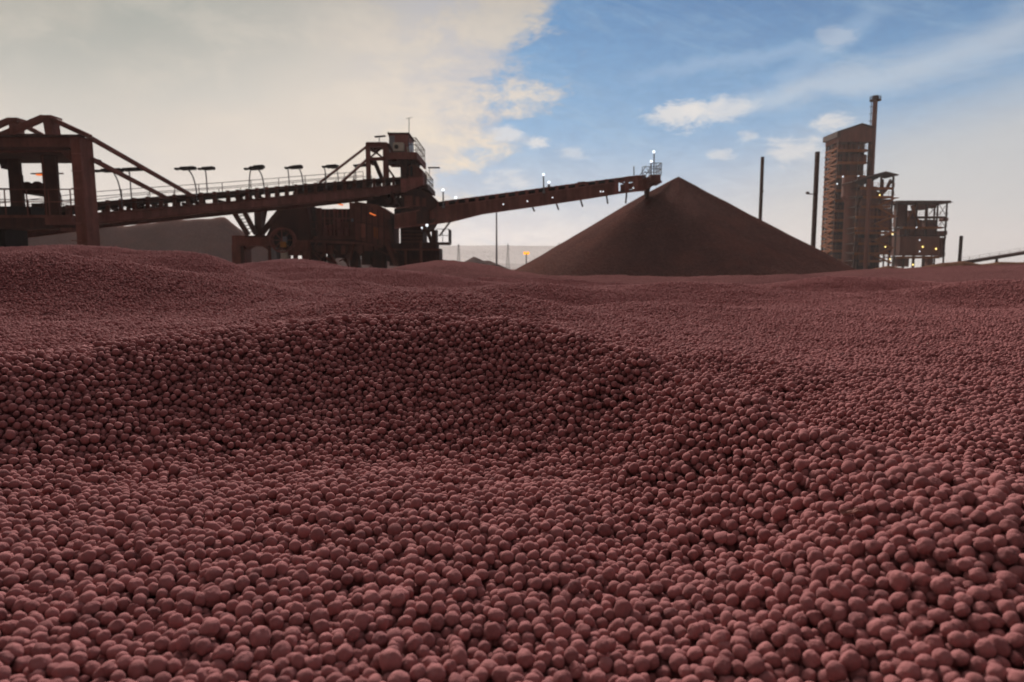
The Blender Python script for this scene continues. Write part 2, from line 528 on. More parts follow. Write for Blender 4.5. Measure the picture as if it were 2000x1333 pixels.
# right-hand field
for px, D, py in ((1500, 2.0, 688), (1700, 1.9, 705), (2000, 1.35, 800), (2000, 1.7, 740), (2400, 1.3, 830), (2400, 2.2, 690), (1250, 2.3, 640), (1500, 2.6, 648), (1800, 2.5, 652), (2000, 2.4, 660),
                  (1300, 3.0, 616), (1600, 3.4, 610), (2000, 3.4, 606), (2400, 3.4, 605), (1150, 3.2, 606), (1400, 4.4, 584), (1700, 4.8, 574), (2000, 4.6, 577),
                  (1450, 5.2, 570), (2000, 5.6, 571), (1850, 6.2, 562), (1500, 6.5, 560), (1700, 7.5, 550), (2000, 8.0, 545), (2400, 7, 545),
                  (1700, 10.5, 538), (1500, 10, 548), (1900, 10.5, 532)):
    cp(px, D, py)
# middle dunes
for px, D, py in ((700, 2.7, 599), (870, 2.8, 593), (1000, 2.8, 598), (560, 2.8, 602), (400, 2.8, 608), (1100, 3.9, 590), (950, 3.6, 590), (950, 4.3, 572), (1080, 4.6, 573), (820, 3.9, 580),
                  (650, 3.5, 575), (760, 5.0, 560), (900, 5.6, 563), (1100, 6.0, 566), (1250, 6.0, 569), (1250, 7.5, 556), (1060, 8.0, 552), (820, 7.0, 541), (620, 6.2, 538), (500, 5.2, 548)):
    cp(px, D, py)
for px, D, z in ((870, 3.3, -.195), (1000, 3.3, -.20), (700, 3.2, -.165), (950, 4.9, -.20), (1080, 5.3, -.215)):
    cp(px, D, z=z)
# left-hand slope
for px, D, py in ((-500, 2.4, 640), (0, 2.6, 622), (200, 2.6, 616), (0, 3.1, 572), (-500, 3.2, 560), (250, 3.15, 576), (0, 3.55, 523), (-400, 3.6, 515), (110, 3.6, 526), (250, 3.7, 538), (450, 3.9, 547), (600, 4.2, 556)):
    cp(px, D, py)
for px, D, z in ((0, 4.0, -.03), (110, 4.0, -.035), (250, 4.2, -.06), (-400, 4.1, 0.0), (450, 4.5, -.10)):
    cp(px, D, z=z)
for px, D, py in ((0, 5.0, 510), (200, 5.0, 511), (400, 5.4, 522), (-400, 5.0, 505)):
    cp(px, D, py)
# outer rim against the background
rim = ((-600, 6, 480), (-300, 6, 484), (0, 6.0, 488), (100, 6, 485), (200, 6, 486), (300, 6.2, 491), (400, 6.5, 501), (470, 7, 514), (560, 8, 520), (640, 8.5, 522), (700, 9, 528), (740, 9.5, 533), (800, 9.5, 525), (880, 9.5, 514), (920, 9.8, 517), (980, 10, 526), (1010, 10.5, 535), (1100, 11, 537), (1150, 11.5, 540), (1250, 12, 545), (1400, 13, 543), (1500, 13.5, 540), (1600, 14, 533), (1700, 14, 528), (1800, 14, 527), (1900, 13, 522), (2000, 12, 516), (2300, 12, 512), (2700, 12, 512))
for px, D, py in rim:
    cp(px, D, py)
    cp(px, D * 1.22, z=CAM_Z * 0 + D * e_of(py) - 0.30)
    cp(px, D * 1.7, z=-1.9)

cu = np.array([(c[0] * 1.0, c[1] * 0.9) for c in ctl]); ce = np.array([c[2] for c in ctl])


def tps_k(r2): return np.where(r2 > 0, r2 * np.log(r2 + 1e-12), 0.0)


n_ = len(cu)
A_ = np.zeros((n_ + 3, n_ + 3))
A_[:n_, :n_] = tps_k(((cu[:, None, :] - cu[None, :, :]) ** 2).sum(-1)) + np.eye(n_) * 4e-6
A_[:n_, n_] = 1; A_[:n_, n_ + 1:] = cu
A_[n_, :n_] = 1; A_[n_ + 1:, :n_] = cu.T
W_ = np.linalg.solve(A_, np.concatenate([ce, np.zeros(3)]))

NU, NL = 420, 560
GU = np.linspace(-1.75, 1.75, NU); GL = np.linspace(math.log(0.14), math.log(24.0), NL)
UU, LL = np.meshgrid(GU, GL, indexing='ij')
q_ = np.stack([UU.ravel(), LL.ravel() * 0.9], 1)
E_ = np.empty(len(q_))
for s in range(0, len(q_), 20000):
    qq = q_[s:s + 20000]
    E_[s:s + 20000] = tps_k(((qq[:, None, :] - cu[None]) ** 2).sum(-1)) @ W_[:n_] + W_[n_] + qq @ W_[n_ + 1:]
DD = np.exp(LL)
Z_ = E_.reshape(NU, NL) * DD


def vnoise(x, y, seed):
    xi = np.floor(x).astype(np.int64); yi = np.floor(y).astype(np.int64); fx = x - xi; fy = y - yi
    fx = fx * fx * (3 - 2 * fx); fy = fy * fy * (3 - 2 * fy)
    def h(a, b):
        k = (a * 374761393 + b * 668265263 + seed * 974711) & 0x7fffffff
        k = ((k ^ (k >> 13)) * 1274126177) & 0x7fffffff
        return ((k ^ (k >> 16)) & 0xffff) / 65535.0 - 0.5
    return (h(xi, yi) * (1 - fx) + h(xi + 1, yi) * fx) * (1 - fy) + (h(xi, yi + 1) * (1 - fx) + h(xi + 1, yi + 1) * fx) * fy


XX = UU * DD
Z_ += 0.012 * vnoise(XX / .17, DD / .13, 3) + 0.006 * vnoise(XX / .06, DD / .06, 4)
far = np.clip((DD - 2.4) / 3.0, 0, 1)
Z_ += far * (-0.015 + 0.06 * vnoise(XX / 1.5 + 3.3, DD / .95, 5) + 0.03 * vnoise(XX / .6, DD / .45, 6) + 0.02 * vnoise(XX / .25, DD / .2, 7))
PXG = 1000 + UU * F
for (px, D0, amp, sD, spx) in ((150, 3.6, .055, .30, 330), (850, 2.85, .032, .22, 230), (1010, 4.6, .045, .33, 120), (780, 6.4, .045, .50, 95), (880, 9.2, .055, .6, 70), (1340, 5.2, .06, .38, 170),
                               (1080, 8.2, .055, .5, 60), (1930, 5.0, .055, .35, 150), (560, 7.4, .025, .5, 70), (1520, 9.3, .07, .6, 200), (1250, 3.5, .03, .25, 130), (420, 5.4, .07, .4, 90), (1650, 7.0, .06, .5, 110), (640, 4.6, .05, .35, 100)):
    amp *= 1.9 if D0 < 8 else 1.3
    t = (DD - D0 - .12 * sD * np.sin(PXG / spx * 1.7)) / sD
    Z_ += amp * np.exp(-((PXG - px) / spx) ** 2 / 2) * (np.exp(-t * t / 2) - .75 * np.exp(-(t - 2.3) ** 2 / 2) - .45 * np.exp(-(t + 2.3) ** 2 / 2))
Z_ = np.maximum(Z_, -2.6)


def height(x, y):
    """bed height relative to the camera, bilinear in (x/y, log y)"""
    u = x / y; l = np.log(y)
    a = np.clip((u - GU[0]) / (GU[1] - GU[0]), 0, NU - 1.001); b = np.clip((l - GL[0]) / (GL[1] - GL[0]), 0, NL - 1.001)
    i = a.astype(int); j = b.astype(int); fa = a - i; fb = b - j
    return (Z_[i, j] * (1 - fa) + Z_[i + 1, j] * fa) * (1 - fb) + (Z_[i, j + 1] * (1 - fa) + Z_[i + 1, j + 1] * fa) * fb


PELLET_FAR = 8.0
sink = 0.027 * np.clip((PELLET_FAR + 0.5 - DD) / 1.0, 0, 1)
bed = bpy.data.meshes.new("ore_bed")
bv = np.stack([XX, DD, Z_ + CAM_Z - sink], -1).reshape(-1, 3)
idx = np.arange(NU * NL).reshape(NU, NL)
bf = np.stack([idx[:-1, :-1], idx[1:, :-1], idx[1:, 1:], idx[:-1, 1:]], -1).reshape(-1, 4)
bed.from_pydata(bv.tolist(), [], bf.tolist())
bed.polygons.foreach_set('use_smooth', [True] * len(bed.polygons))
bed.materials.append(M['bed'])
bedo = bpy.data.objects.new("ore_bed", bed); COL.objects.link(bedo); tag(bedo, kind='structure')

gm = MB(); S = 2300
gm.v = [(-S, -60, 0), (S, -60, 0), (S, 3300, 0), (-S, 3300, 0)]; gm.f = [[0, 1, 2, 3]]
tag(gm.build("ground", M['ground']), kind='structure')


# ------------------------------------------------------------------ ore pellets
def pellet_mesh(name, seed, sub, lump, broken=False):
    bm = bmesh.new(); bmesh.ops.create_icosphere(bm, subdivisions=sub, radius=1.0)
    rs = random.Random(seed); off = Vector((rs.uniform(-50, 50), rs.uniform(-50, 50), rs.uniform(-50, 50)))
    sx, sy, sz = rs.uniform(.9, 1.13), rs.uniform(.9, 1.1), rs.uniform(.86, 1.02)
    facets = [(Vector((rs.gauss(0, 1), rs.gauss(0, 1), rs.gauss(0, 1))).normalized(), rs.uniform(.78, .93)) for _ in range(6)]
    cut = Vector((rs.gauss(0, 1), rs.gauss(0, 1), rs.gauss(0, 1))).normalized()
    for v in bm.verts:
        d = v.co.normalized()
        r = 1 + lump * mnoise.noise(d * 1.1 + off) + lump * .45 * mnoise.noise(d * 2.6 + off) + .018 * mnoise.noise(d * 6 + off)
        for nrm, lim in facets:
            h = d.dot(nrm) * r
            if h > lim: r -= (h - lim) * 0.38
        if broken:
            h = d.dot(cut) * r; lim = .15 + .12 * mnoise.noise(d * 3 + off)
            if h > lim: r *= max(lim / h, .25)
        v.co = Vector((d.x * r * sx, d.y * r * sy, d.z * r * sz))
    me = bpy.data.meshes.new(name); bm.to_mesh(me); bm.free()
    for p in me.polygons: p.use_smooth = True
    me.materials.append(M['pellet'])
    return me


KINDS = 9
hi = [pellet_mesh("pellet", 100 + k, 4, .12 + .04 * (k % 3), k == 8) for k in range(KINDS)]
lo = [pellet_mesh("small_pellet", 100 + k, 3, .12 + .04 * (k % 3), k == 8) for k in range(KINDS)]


def pack_tile(L, N, seed):
    """settle N spheres of mixed size in a periodic box under gravity"""
    rg = np.random.default_rng(seed)
    r = np.clip(rg.lognormal(math.log(.0052), .12, N), .0038, .0078)
    p = np.stack([rg.uniform(0, L, N), rg.uniform(0, L, N), rg.uniform(0.004, 0.085, N)], 1)
    I = J = None
    for it in range(260):
        if it % 8 == 0:
            o = np.argsort(p[:, 0]); ii = []; jj = []
            pad = .026
            cell = .026; nc = max(3, int(L / cell)); cs = L / nc
            cx = np.minimum((p[:, 0] / cs).astype(int), nc - 1); cy = np.minimum((p[:, 1] / cs).astype(int), nc - 1)
            cid = cx * nc + cy; order = np.argsort(cid, kind='stable'); start = np.searchsorted(cid[order], np.arange(nc * nc + 1))
            for c in range(nc * nc):
                a = order[start[c]:start[c + 1]]
                if len(a) == 0: continue
                bx_, by_ = divmod(c, nc)
                nb = np.concatenate([order[start[((bx_ + dx) % nc) * nc + (by_ + dy) % nc]:start[((bx_ + dx) % nc) * nc + (by_ + dy) % nc + 1]] for dx in (-1, 0, 1) for dy in (-1, 0, 1)])
                d = p[a][:, None, :] - p[nb][None]
                d[..., :2] -= L * np.round(d[..., :2] / L)
                m_ = ((d ** 2).sum(-1) < (.024) ** 2) & (a[:, None] < nb[None])
                i_, j_ = np.nonzero(m_); ii.append(a[i_]); jj.append(nb[j_])
            I = np.concatenate(ii); J = np.concatenate(jj)
        p[:, 2] -= 0.0011 if it < 170 else 0.00025
        for _ in range(2):
            d = p[I] - p[J]; d[:, :2] -= L * np.round(d[:, :2] / L)
            dist = np.sqrt((d ** 2).sum(1)) + 1e-9
            ov = (r[I] + r[J]) * .985 - dist
            k = ov > 0
            mv = d[k] / dist[k, None] * (ov[k] * .34)[:, None]
            acc = np.zeros_like(p)
            for ax in range(3):
                acc[:, ax] = np.bincount(I[k], mv[:, ax], len(p)) - np.bincount(J[k], mv[:, ax], len(p))
            p += acc
            p[:, 2] = np.maximum(p[:, 2], r)
        p[:, :2] %= L
    return p, r


TL = 0.48
tp, tr = pack_tile(TL, 6500, 5)
# reference level: mean of the local tops
gx = ((tp[:, 0] / TL) * 40).astype(int) % 40; gy = ((tp[:, 1] / TL) * 40).astype(int) % 40
tops = np.full((40, 40), -1.0); np.maximum.at(tops, (gx, gy), tp[:, 2] + tr)
top0 = tops[tops > 0].mean()
depth_below = top0 - (tp[:, 2] + tr)

pos = []; rad = []; lay = []
ix = np.arange(-16, 17)
for i in ix:
    for j in range(0, 18):
        x = tp[:, 0] + (i + (j % 7) * .37) * TL; y = tp[:, 1] + j * TL
        yc = (j + .5) * TL
        if abs((i + (j % 7) * .37) * TL) > 0.86 * (yc + TL) + 0.75: continue
        k = (y > 0.17) & (y < PELLET_FAR) & (np.abs(x) < 0.84 * y + 0.40)
        k &= depth_below < np.where(y < 2.0, .022, np.where(y < 5, .013, .009))
        if k.any():
            pos.append(np.stack([x[k], y[k], -depth_below[k] - tr[k]], 1)); rad.append(tr[k])
pos = np.concatenate(pos); rad = np.concatenate(rad)
# fade out the far edge raggedly, and leave pits where pellets are missing
keep = (RNG.random(len(pos)) > np.where(pos[:, 1] < 3, .075, .02)) & (pos[:, 1] < PELLET_FAR - RNG.uniform(0, 1.2, len(pos)) ** 2 * .5)
pos = pos[keep]; rad = rad[keep]
pos[:, 2] += RNG.normal(0, .0011, len(pos)) + height(pos[:, 0], pos[:, 1]) + CAM_Z
rad = rad * RNG.uniform(.94, 1.07, len(rad))
bigk = RNG.random(len(rad)) < .014
rad[bigk] *= RNG.uniform(1.15, 1.36, bigk.sum()); pos[bigk, 2] += rad[bigk] * .35
NP = len(pos)
kind = RNG.integers(0, KINDS - 1, NP); kind[RNG.random(NP) < .02] = KINDS - 1
rot = RNG.uniform(0, 2 * math.pi, (NP, 3))
st = RNG.uniform(.94, 1.07, (NP, 3)); el_ = RNG.random(NP) < .045; st[el_, 0] *= RNG.uniform(1.12, 1.35, el_.sum())
scl = st * rad[:, None]

# the 300 that show largest in the picture (splat test)
rel = pos - np.array([0, 0, CAM_Z])
dep = rel[:, 1] * CP - rel[:, 2] * SP
upc = rel[:, 1] * SP + rel[:, 2] * CP
sx_ = 512 + rel[:, 0] / dep * F * .512; sy_ = 341 - upc / dep * F * .512; sr = rad / dep * F * .512
cand = np.nonzero((sy_ > 520) & (sy_ < 700) & (sx_ > -15) & (sx_ < 1039))[0]
cand = cand[np.argsort(-dep[cand])]
buf = np.full((682, 1024), -1, int)
for c in cand:
    r_ = sr[c]; x0, x1 = max(0, int(sx_[c] - r_)), min(1024, int(sx_[c] + r_) + 2); y0, y1 = max(0, int(sy_[c] - r_)), min(682, int(sy_[c] + r_) + 2)
    if x1 <= x0 or y1 <= y0: continue
    yy, xx = np.mgrid[y0:y1, x0:x1]
    m_ = (xx - sx_[c]) ** 2 + (yy - sy_[c]) ** 2 < r_ * r_
    buf[y0:y1, x0:x1][m_] = c
cnt = np.bincount(buf[buf >= 0], minlength=NP)
largest = np.argsort(-cnt)[:300]
is_big = np.zeros(NP, bool); is_big[largest] = True

LAB = {'round': "rounded dusty red pellet in the blurred nearest rows of the ore bed",
       'long': "elongated egg-shaped red pellet in the blurred nearest rows of the ore bed",
       'large': "extra large lumpy red pellet in the blurred nearest rows of the ore bed",
       'broken': "broken flat-faced red pellet in the blurred nearest rows of the ore bed"}
proto = {}
for c in largest:
    k = int(kind[c])
    if k not in proto:
        o = bpy.data.objects.new("ore_pellet", hi[k]); proto[k] = o
    else:
        o = proto[k].copy()
    COL.objects.link(o)
    o.location = pos[c]; o.rotation_euler = rot[c]; o.scale = scl[c]
    lk = 'broken' if k == KINDS - 1 else ('large' if rad[c] > .0082 else ('long' if el_[c] else 'round'))
    tag(o, LAB[lk], 'ore pellet', 'pellets nearest the lens')

# crumbs and chips of broken pellets lying in the gaps of the near bed
NC = 9000
cy_ = RNG.uniform(.25, 1.0, NC) ** .6 * 1.9; cx_ = RNG.uniform(-.82, .82, NC) * cy_
crr = RNG.uniform(.0010, .0026, NC)
cz_ = height(cx_, cy_) + CAM_Z - RNG.uniform(.003, .010, NC)
pos = np.concatenate([pos, np.stack([cx_, cy_, cz_], 1)]); rot = np.concatenate([rot, RNG.uniform(0, 6.28, (NC, 3))])
scl = np.concatenate([scl, crr[:, None] * RNG.uniform(.6, 1.5, (NC, 3))]); kind = np.concatenate([kind, np.full(NC, KINDS - 1)])
rest = np.concatenate([~is_big, np.ones(NC, bool)])
pm = bpy.data.meshes.new("ore_pellets")
rp = pos[rest]
pm.vertices.add(len(rp)); pm.vertices.foreach_set('co', rp.astype(np.float32).ravel())
for nm, typ, data in (("rot", 'FLOAT_VECTOR', rot[rest]), ("scl", 'FLOAT_VECTOR', scl[rest])):
    at = pm.attributes.new(nm, typ, 'POINT'); at.data.foreach_set('vector', data.astype(np.float32).ravel())
# kinds 0..8 detailed near, 9..17 lighter meshes farther off
kk = kind[rest] + np.where(rp[:, 1] > 0.75, KINDS, 0)
at = pm.attributes.new("kind", 'INT', 'POINT'); at.data.foreach_set('value', kk.astype(np.int32))
pm.materials.append(M['pellet'])
po = bpy.data.objects.new("ore_pellets", pm); COL.objects.link(po)
tag(po, "endless bed of small round reddish brown ore pellets heaped in low dunes", 'ore pellets', kind='stuff')
ng = bpy.data.node_groups.new("scatter_pellets", 'GeometryNodeTree')
ng.interface.new_socket("Geometry", in_out='INPUT', socket_type='NodeSocketGeometry')
ng.interface.new_socket("Geometry", in_out='OUTPUT', socket_type='NodeSocketGeometry')
gi = ng.nodes.new('NodeGroupInput'); go = ng.nodes.new('NodeGroupOutput')
jn = ng.nodes.new('GeometryNodeJoinGeometry')
iop = ng.nodes.new('GeometryNodeInstanceOnPoints')
lo2 = [pellet_mesh("far_pellet", 100 + k, 2, .12 + .04 * (k % 3), k == 8) for k in range(KINDS)]
srcs = [bpy.data.objects.new("pellet_shape", me) for me in lo + lo2]
g2i = ng.nodes.new('GeometryNodeGeometryToInstance')
for s in reversed(srcs):      # joining puts the last link first
    oi = ng.nodes.new('GeometryNodeObjectInfo'); oi.inputs['Object'].default_value = s; oi.inputs['As Instance'].default_value = True
    ng.links.new(oi.outputs['Geometry'], jn.inputs[0])


def attr(nm, typ):
    a = ng.nodes.new('GeometryNodeInputNamedAttribute'); a.data_type = typ; a.inputs['Name'].default_value = nm
    return a.outputs['Attribute']


ng.links.new(gi.outputs[0], iop.inputs['Points'])
ng.links.new(jn.outputs[0], iop.inputs['Instance'])
iop.inputs['Pick Instance'].default_value = True
ng.links.new(attr("kind", 'INT'), iop.inputs['Instance Index'])
e2r = ng.nodes.new('FunctionNodeEulerToRotation'); ng.links.new(attr("rot", 'FLOAT_VECTOR'), e2r.inputs[0])
ng.links.new(e2r.outputs[0], iop.inputs['Rotation'])
ng.links.new(attr("scl", 'FLOAT_VECTOR'), iop.inputs['Scale'])
ng.links.new(iop.outputs[0], go.inputs[0])
ng.nodes.remove(g2i)
md = po.modifiers.new("scatter", 'NODES'); md.node_group = ng
print("pellets", NP)

# ------------------------------------------------------------------ haze over the yard
def haze_box():
    mb = MB().box(-2400, 2400, -80, 3400, -3.6, 170)
    m = bpy.data.materials.new("thin_dust_haze"); m.use_nodes = True
    t = NT(m.node_tree)
    v = t.n('ShaderNodeVolumePrincipled'); v.inputs['Color'].default_value = (0.93, 0.88, 0.86, 1); v.inputs['Density'].default_value = 0.00020
    v.inputs['Anisotropy'].default_value = 0.35
    o = t.n('ShaderNodeOutputMaterial'); t.t.links.new(v.outputs[0], o.inputs['Volume'])
    tag(mb.build("haze", m), kind='stuff')


haze_box()

# ------------------------------------------------------------------ far land and ore piles
HD = 2900


def hill():
    mb = MB(); xl, xr = P(640, 500, HD).x, P(1330, 500, HD).x
    top = P(900, 476, HD).z
    prof = [(0, 0)]
    nb = 5; hb = top / nb
    for k in range(nb):
        prof.append((k * 70 + 34, (k + 1) * hb)); prof.append((k * 70 + 70, (k + 1) * hb))
    n = 70
    for i in range(n + 1):
        f = i / n; x = xl + (xr - xl) * f
        endf = min(1, f * 9, (1 - f) * 5)
        for d, h in prof:
            wob = 14 * mnoise.noise(Vector((x * .006, h * .03, 1.7))) + 5 * mnoise.noise(Vector((x * .02, h * .05, 4)))
            mb.v.append((x, HD + d + wob, h * endf + 1.5 * mnoise.noise(Vector((x * .004, h * .01, 9)))))
        mb.v.append((x, HD + 440, 0))
    m = len(prof) + 1
    for i in range(n):
        for j in range(m - 1):
            mb.f.append([i * m + j, (i + 1) * m + j, (i + 1) * m + j + 1, i * m + j + 1])
    o = mb.build("hills", M['hill']); tag(o, kind='structure')
    o.data.materials.append(M['hillband'])
    for k, p in enumerate(o.data.polygons):
        if k % (m - 1) in (2, 4, 6, 8): p.material_index = 1


hill()


def cone(name, px, py, D, slope, mat, label, sx=1.0, round_=0.25, sd=1, amp=.10, rings=60, seg=140):
    """heap of ore at its angle of repose, apex seen at (px, py)"""
    a = P(px, py, D); mb = MB(); H = a.z; rad = H / slope
    for i in range(rings + 1):
        f = (i / rings); r = rad * f
        for j in range(seg):
            t = 2 * math.pi * j / seg
            d = Vector((math.cos(t), math.sin(t), 0))
            z = H - slope * (math.sqrt(r * r + round_ * round_) - round_)
            z += amp * min(1, r / 2) * (mnoise.noise(d * 2.2 + Vector((0, 0, r * .05 + sd))) * 1.6 + .5 * mnoise.noise(d * 6 + Vector((0, r * .2, sd))) + .35 * mnoise.noise(Vector((d.x * r * .6, d.y * r * .6, sd))))
            mb.v.append((a.x + d.x * r * sx, a.y + d.y * r, z))
    for i in range(rings):
        for j in range(seg):
            mb.f.append([i * seg + j, i * seg + (j + 1) % seg, (i + 1) * seg + (j + 1) % seg, (i + 1) * seg + j])
    o = mb.build(name, mat, smooth=True, loc=(a.x, a.y, 0))
    return tag(o, label, 'ore pile', None)


cone("ore_stockpile", 1325, 346, 64, 0.565, M['pile'], "tall dark brown conical ore stockpile under the tip of the stacker boom", amp=.16, round_=.03)


def ridge(name, pts, D, slope, mat, label, sd=1, seg=120, rows=26, group=None):
    """long heap whose crest is seen along the photo line pts"""
    mb = MB(); xs = [p[0] for p in pts]
    for i in range(seg + 1):
        px = xs[0] + (xs[-1] - xs[0]) * i / seg
        py = float(np.interp(px, xs, [p[1] for p in pts]))
        c = P(px, py, D); H = max(c.z, 0.02)
        for j in range(rows + 1):
            t = j / rows * 2 - 1
            w_ = H / slope
            y = D + t * w_
            z = H * (1 - abs(t)) if abs(t) > .06 else H * (.97 - abs(t) * .5)
            z += .05 * H * mnoise.noise(Vector((c.x * .25, t * 2, sd))) * (1 - abs(t))
            mb.v.append((c.x * (y / D) * .5 + c.x * .5, y, z))
    m = rows + 1
    for i in range(seg):
        for j in range(rows):
            mb.f.append([i * m + j, (i + 1) * m + j, (i + 1) * m + j + 1, i * m + j + 1])
    o = mb.build(name, mat, smooth=True, loc=(P((xs[0] + xs[-1]) / 2, 500, D).x, D, 0))
    return tag(o, label, 'ore pile', group)


ridge("grey_ore_pile", [(-160, 470), (-60, 458), (60, 448), (180, 442), (250, 438), (300, 432), (340, 424), (375, 427), (400, 424), (440, 424), (470, 446), (520, 482), (580, 522), (620, 540)], 120, .62, M['greypile'], "long pale grey ore pile behind the inclined conveyor on the left", 3)
ridge("grey_ore_pile", [(560, 540), (640, 500), (760, 508), (850, 514), (885, 508), (905, 512), (925, 501), (945, 510), (955, 508), (985, 522), (1012, 533), (1030, 541)], 210, .55, M['greypile'], "low grey ore piles with three small peaks right of the stacker", 5)
ridge("brown_ore_pile", [(1660, 534), (1700, 526), (1735, 519), (1765, 524), (1800, 522), (1840, 513), (1880, 510), (1915, 515), (1950, 511), (1985, 513), (2040, 511), (2120, 514), (2200, 522)], 90, .6, M['brownpile'], "low brown ore pile with humped crest in front of the plant", 7)

# ------------------------------------------------------------------ masts and poles in the distance
def ladder_mast(px, ptop, D, w_, label, bracket_px, bracket_py):
    base = G(px, D); top = P(px, ptop, D); r = thing("lattice_mast", label, "mast", base, "tall masts beside the ore pile")
    mb = MB(); H = top.z
    for sx in (-1, 1):
        for sy in (-1, 1):
            mb.bar((base.x + sx * w_ / 2, D + sy * w_ / 2, 0), (base.x + sx * w_ / 2, D + sy * w_ / 2, H), w_ * .28)
    n = int(H / (w_ * 1.5))
    for i in range(n):
        z0, z1 = H * i / n, H * (i + 1) / n; s = 1 if i % 2 else -1
        for sy in (-1, 1):
            mb.bar((base.x - s * w_ / 2, D + sy * w_ / 2, z0), (base.x + s * w_ / 2, D + sy * w_ / 2, z1), w_ * .34)
            mb.bar((base.x - w_ * .62, D + sy * w_ / 2, z1), (base.x + w_ * .62, D + sy * w_ / 2, z1), w_ * .22)
        for sx in (-1, 1):
            mb.bar((base.x + sx * w_ / 2, D - s * w_ / 2, z0), (base.x + sx * w_ / 2, D + s * w_ / 2, z1), w_ * .34)
    mb.build("mast_frame", M['plantdark'], r)
    c = MB().tube([(base.x, D, 0), (base.x, D, H * 1.003)], w_ * .30, 6); c.build("cable_riser", M['plantdark'], r)
    zb = P(px, bracket_py, D).z; xb = P(bracket_px, bracket_py, D).x
    b = MB().bar((base.x, D, zb), (xb, D, zb), .16).box(xb - .22, xb + .22, D - .2, D + .2, zb, zb + .35); b.build("side_bracket", M['plantdark'], r)
    return r


ladder_mast(1481, 308, 118, .36, "shorter dark lattice mast rising behind the right flank of the ore pile", 1488, 377)
ladder_mast(1586, 298, 112, .44, "taller dark lattice mast rising just left of the tall plant tower", 1577, 380)
ladder_mast(1873, 462, 190, .5, "small dark lattice mast standing alone right of the open plant frame", 1877, 472)


def thin_pole():
    D = 92; b = G(970, D); r = thing("lighting_pole", "tall thin grey pole standing alone beneath the stacker boom", "pole", b)
    H = P(970, 412, D).z
    MB().tube([(b.x, D, 0), (b.x, D, H)], .15, 8, .09).build("shaft", M['grey'], r)
    mb = MB().bar((b.x - .6, D, H), (b.x + .6, D, H), .10)
    for s in (-1, 1): mb.box(b.x + s * .6 - .2, b.x + s * .6 + .2, D - .3, D + .15, H - .05, H + .15)
    mb.build("lamp_bracket", M['grey'], r)


thin_pole()


def beacon():
    D = 120; b = G(1028, D); r = thing("yard_lamp", "short pole with twin lit orange lamps at the left foot of the ore pile", "street lamp", b)
    H = P(1028, 497, D).z
    MB().tube([(b.x, D, 0), (b.x, D, H)], .13, 8, .09).build("pole", M['grey'], r)
    MB().bar((b.x - .42, D, H), (b.x + .42, D, H), .09).build("crossarm", M['grey'], r)
    for s in (-1, 1): MB().ball((b.x + s * .27, D - .1, H + .14), .27, 10, .95).build("lamp", M['beacon'], r)


beacon()


def pylon(px, ptop, D, label):
    b = G(px, D); H = P(px, ptop, D).z; w_ = H * .15
    mb = MB()
    def cx(f): return w_ * (1 - .86 * f) / 2
    n = 9
    for i in range(n):
        f0, f1 = i / n, (i + 1) / n
        for sx in (-1, 1):
            for sy in (-1, 1):
                mb.bar((b.x + sx * cx(f0), D + sy * cx(f0), H * f0), (b.x + sx * cx(f1), D + sy * cx(f1), H * f1), .35)
            mb.bar((b.x - sx * cx(f0), D - cx(f0), H * f0), (b.x + sx * cx(f1), D - cx(f1), H * f1), .26)
        mb.bar((b.x - cx(f1), D - cx(f1), H * f1), (b.x + cx(f1), D - cx(f1), H * f1), .26)
    r = thing("power_pylon", label, "pylon", b, "faint pylons before the hill")
    mb.build("lattice", M['grey'], r)
    a = MB()
    for f, l in ((.80, .16), (.92, .12)):
        a.bar((b.x - H * l / 2, D, H * f), (b.x + H * l / 2, D, H * f), .4)
    a.build("crossarm", M['grey'], r)


pylon(896, 478, 620, "faint lattice pylon nearest the stacker in front of the hazy hill")
pylon(992, 477, 620, "faint lattice pylon just right of the tall thin pole")
pylon(1091, 476, 620, "faint lattice pylon half hidden by the ore pile flank")

# ------------------------------------------------------------------ conveyor gallery far right
def far_conveyor():
    D = 170; r = thing("overland_conveyor", "low inclined conveyor climbing to the right edge beyond the brown piles", "conveyor", G(1960, D))
    p0, p1 = P(1868, 516, D), P(2200, 462, D)
    MB().bar(p0, p1, 2.0, .75).build("gallery", M['plantdark'], r)
    for i in range(6):
        q = p0.lerp(p1, .06 + i / 5.6)
        mb = MB().bar((q.x - .9, D, 0), (q.x, D, q.z - .3), .3).bar((q.x + .9, D, 0), (q.x, D, q.z - .3), .3); mb.build("trestle", M['plantdark'], r)
    MB().rail([p0 + Vector((0, -1, .3)), p1 + Vector((0, -1, .3))], 1.0, 2.5, .03).build("handrail", M['plantdark'], r)


far_conveyor()

# ------------------------------------------------------------------ processing plant, far right
PD = 200.0


def wx(px, py=500, D=PD): return P(px, py, D).x
def wz(py, D=PD, px=1700): return P(px, py, D).z


def stair_zig(mb, x0, x1, y, zs, wdt=.9, t=.35):
    for i, (a, b) in enumerate(zip(zs, zs[1:])):
        s = (x0, x1) if i % 2 else (x1, x0)
        mb.bar((s[0], y, a), (s[1], y, b), .35, t)
        mb.bar((s[0], y, a + 1.0), (s[1], y, b + 1.0), .08, .08)
        mb.box(s[1] - .8, s[1] + .8, y - wdt / 2, y + wdt / 2, b - .12, b + .12)


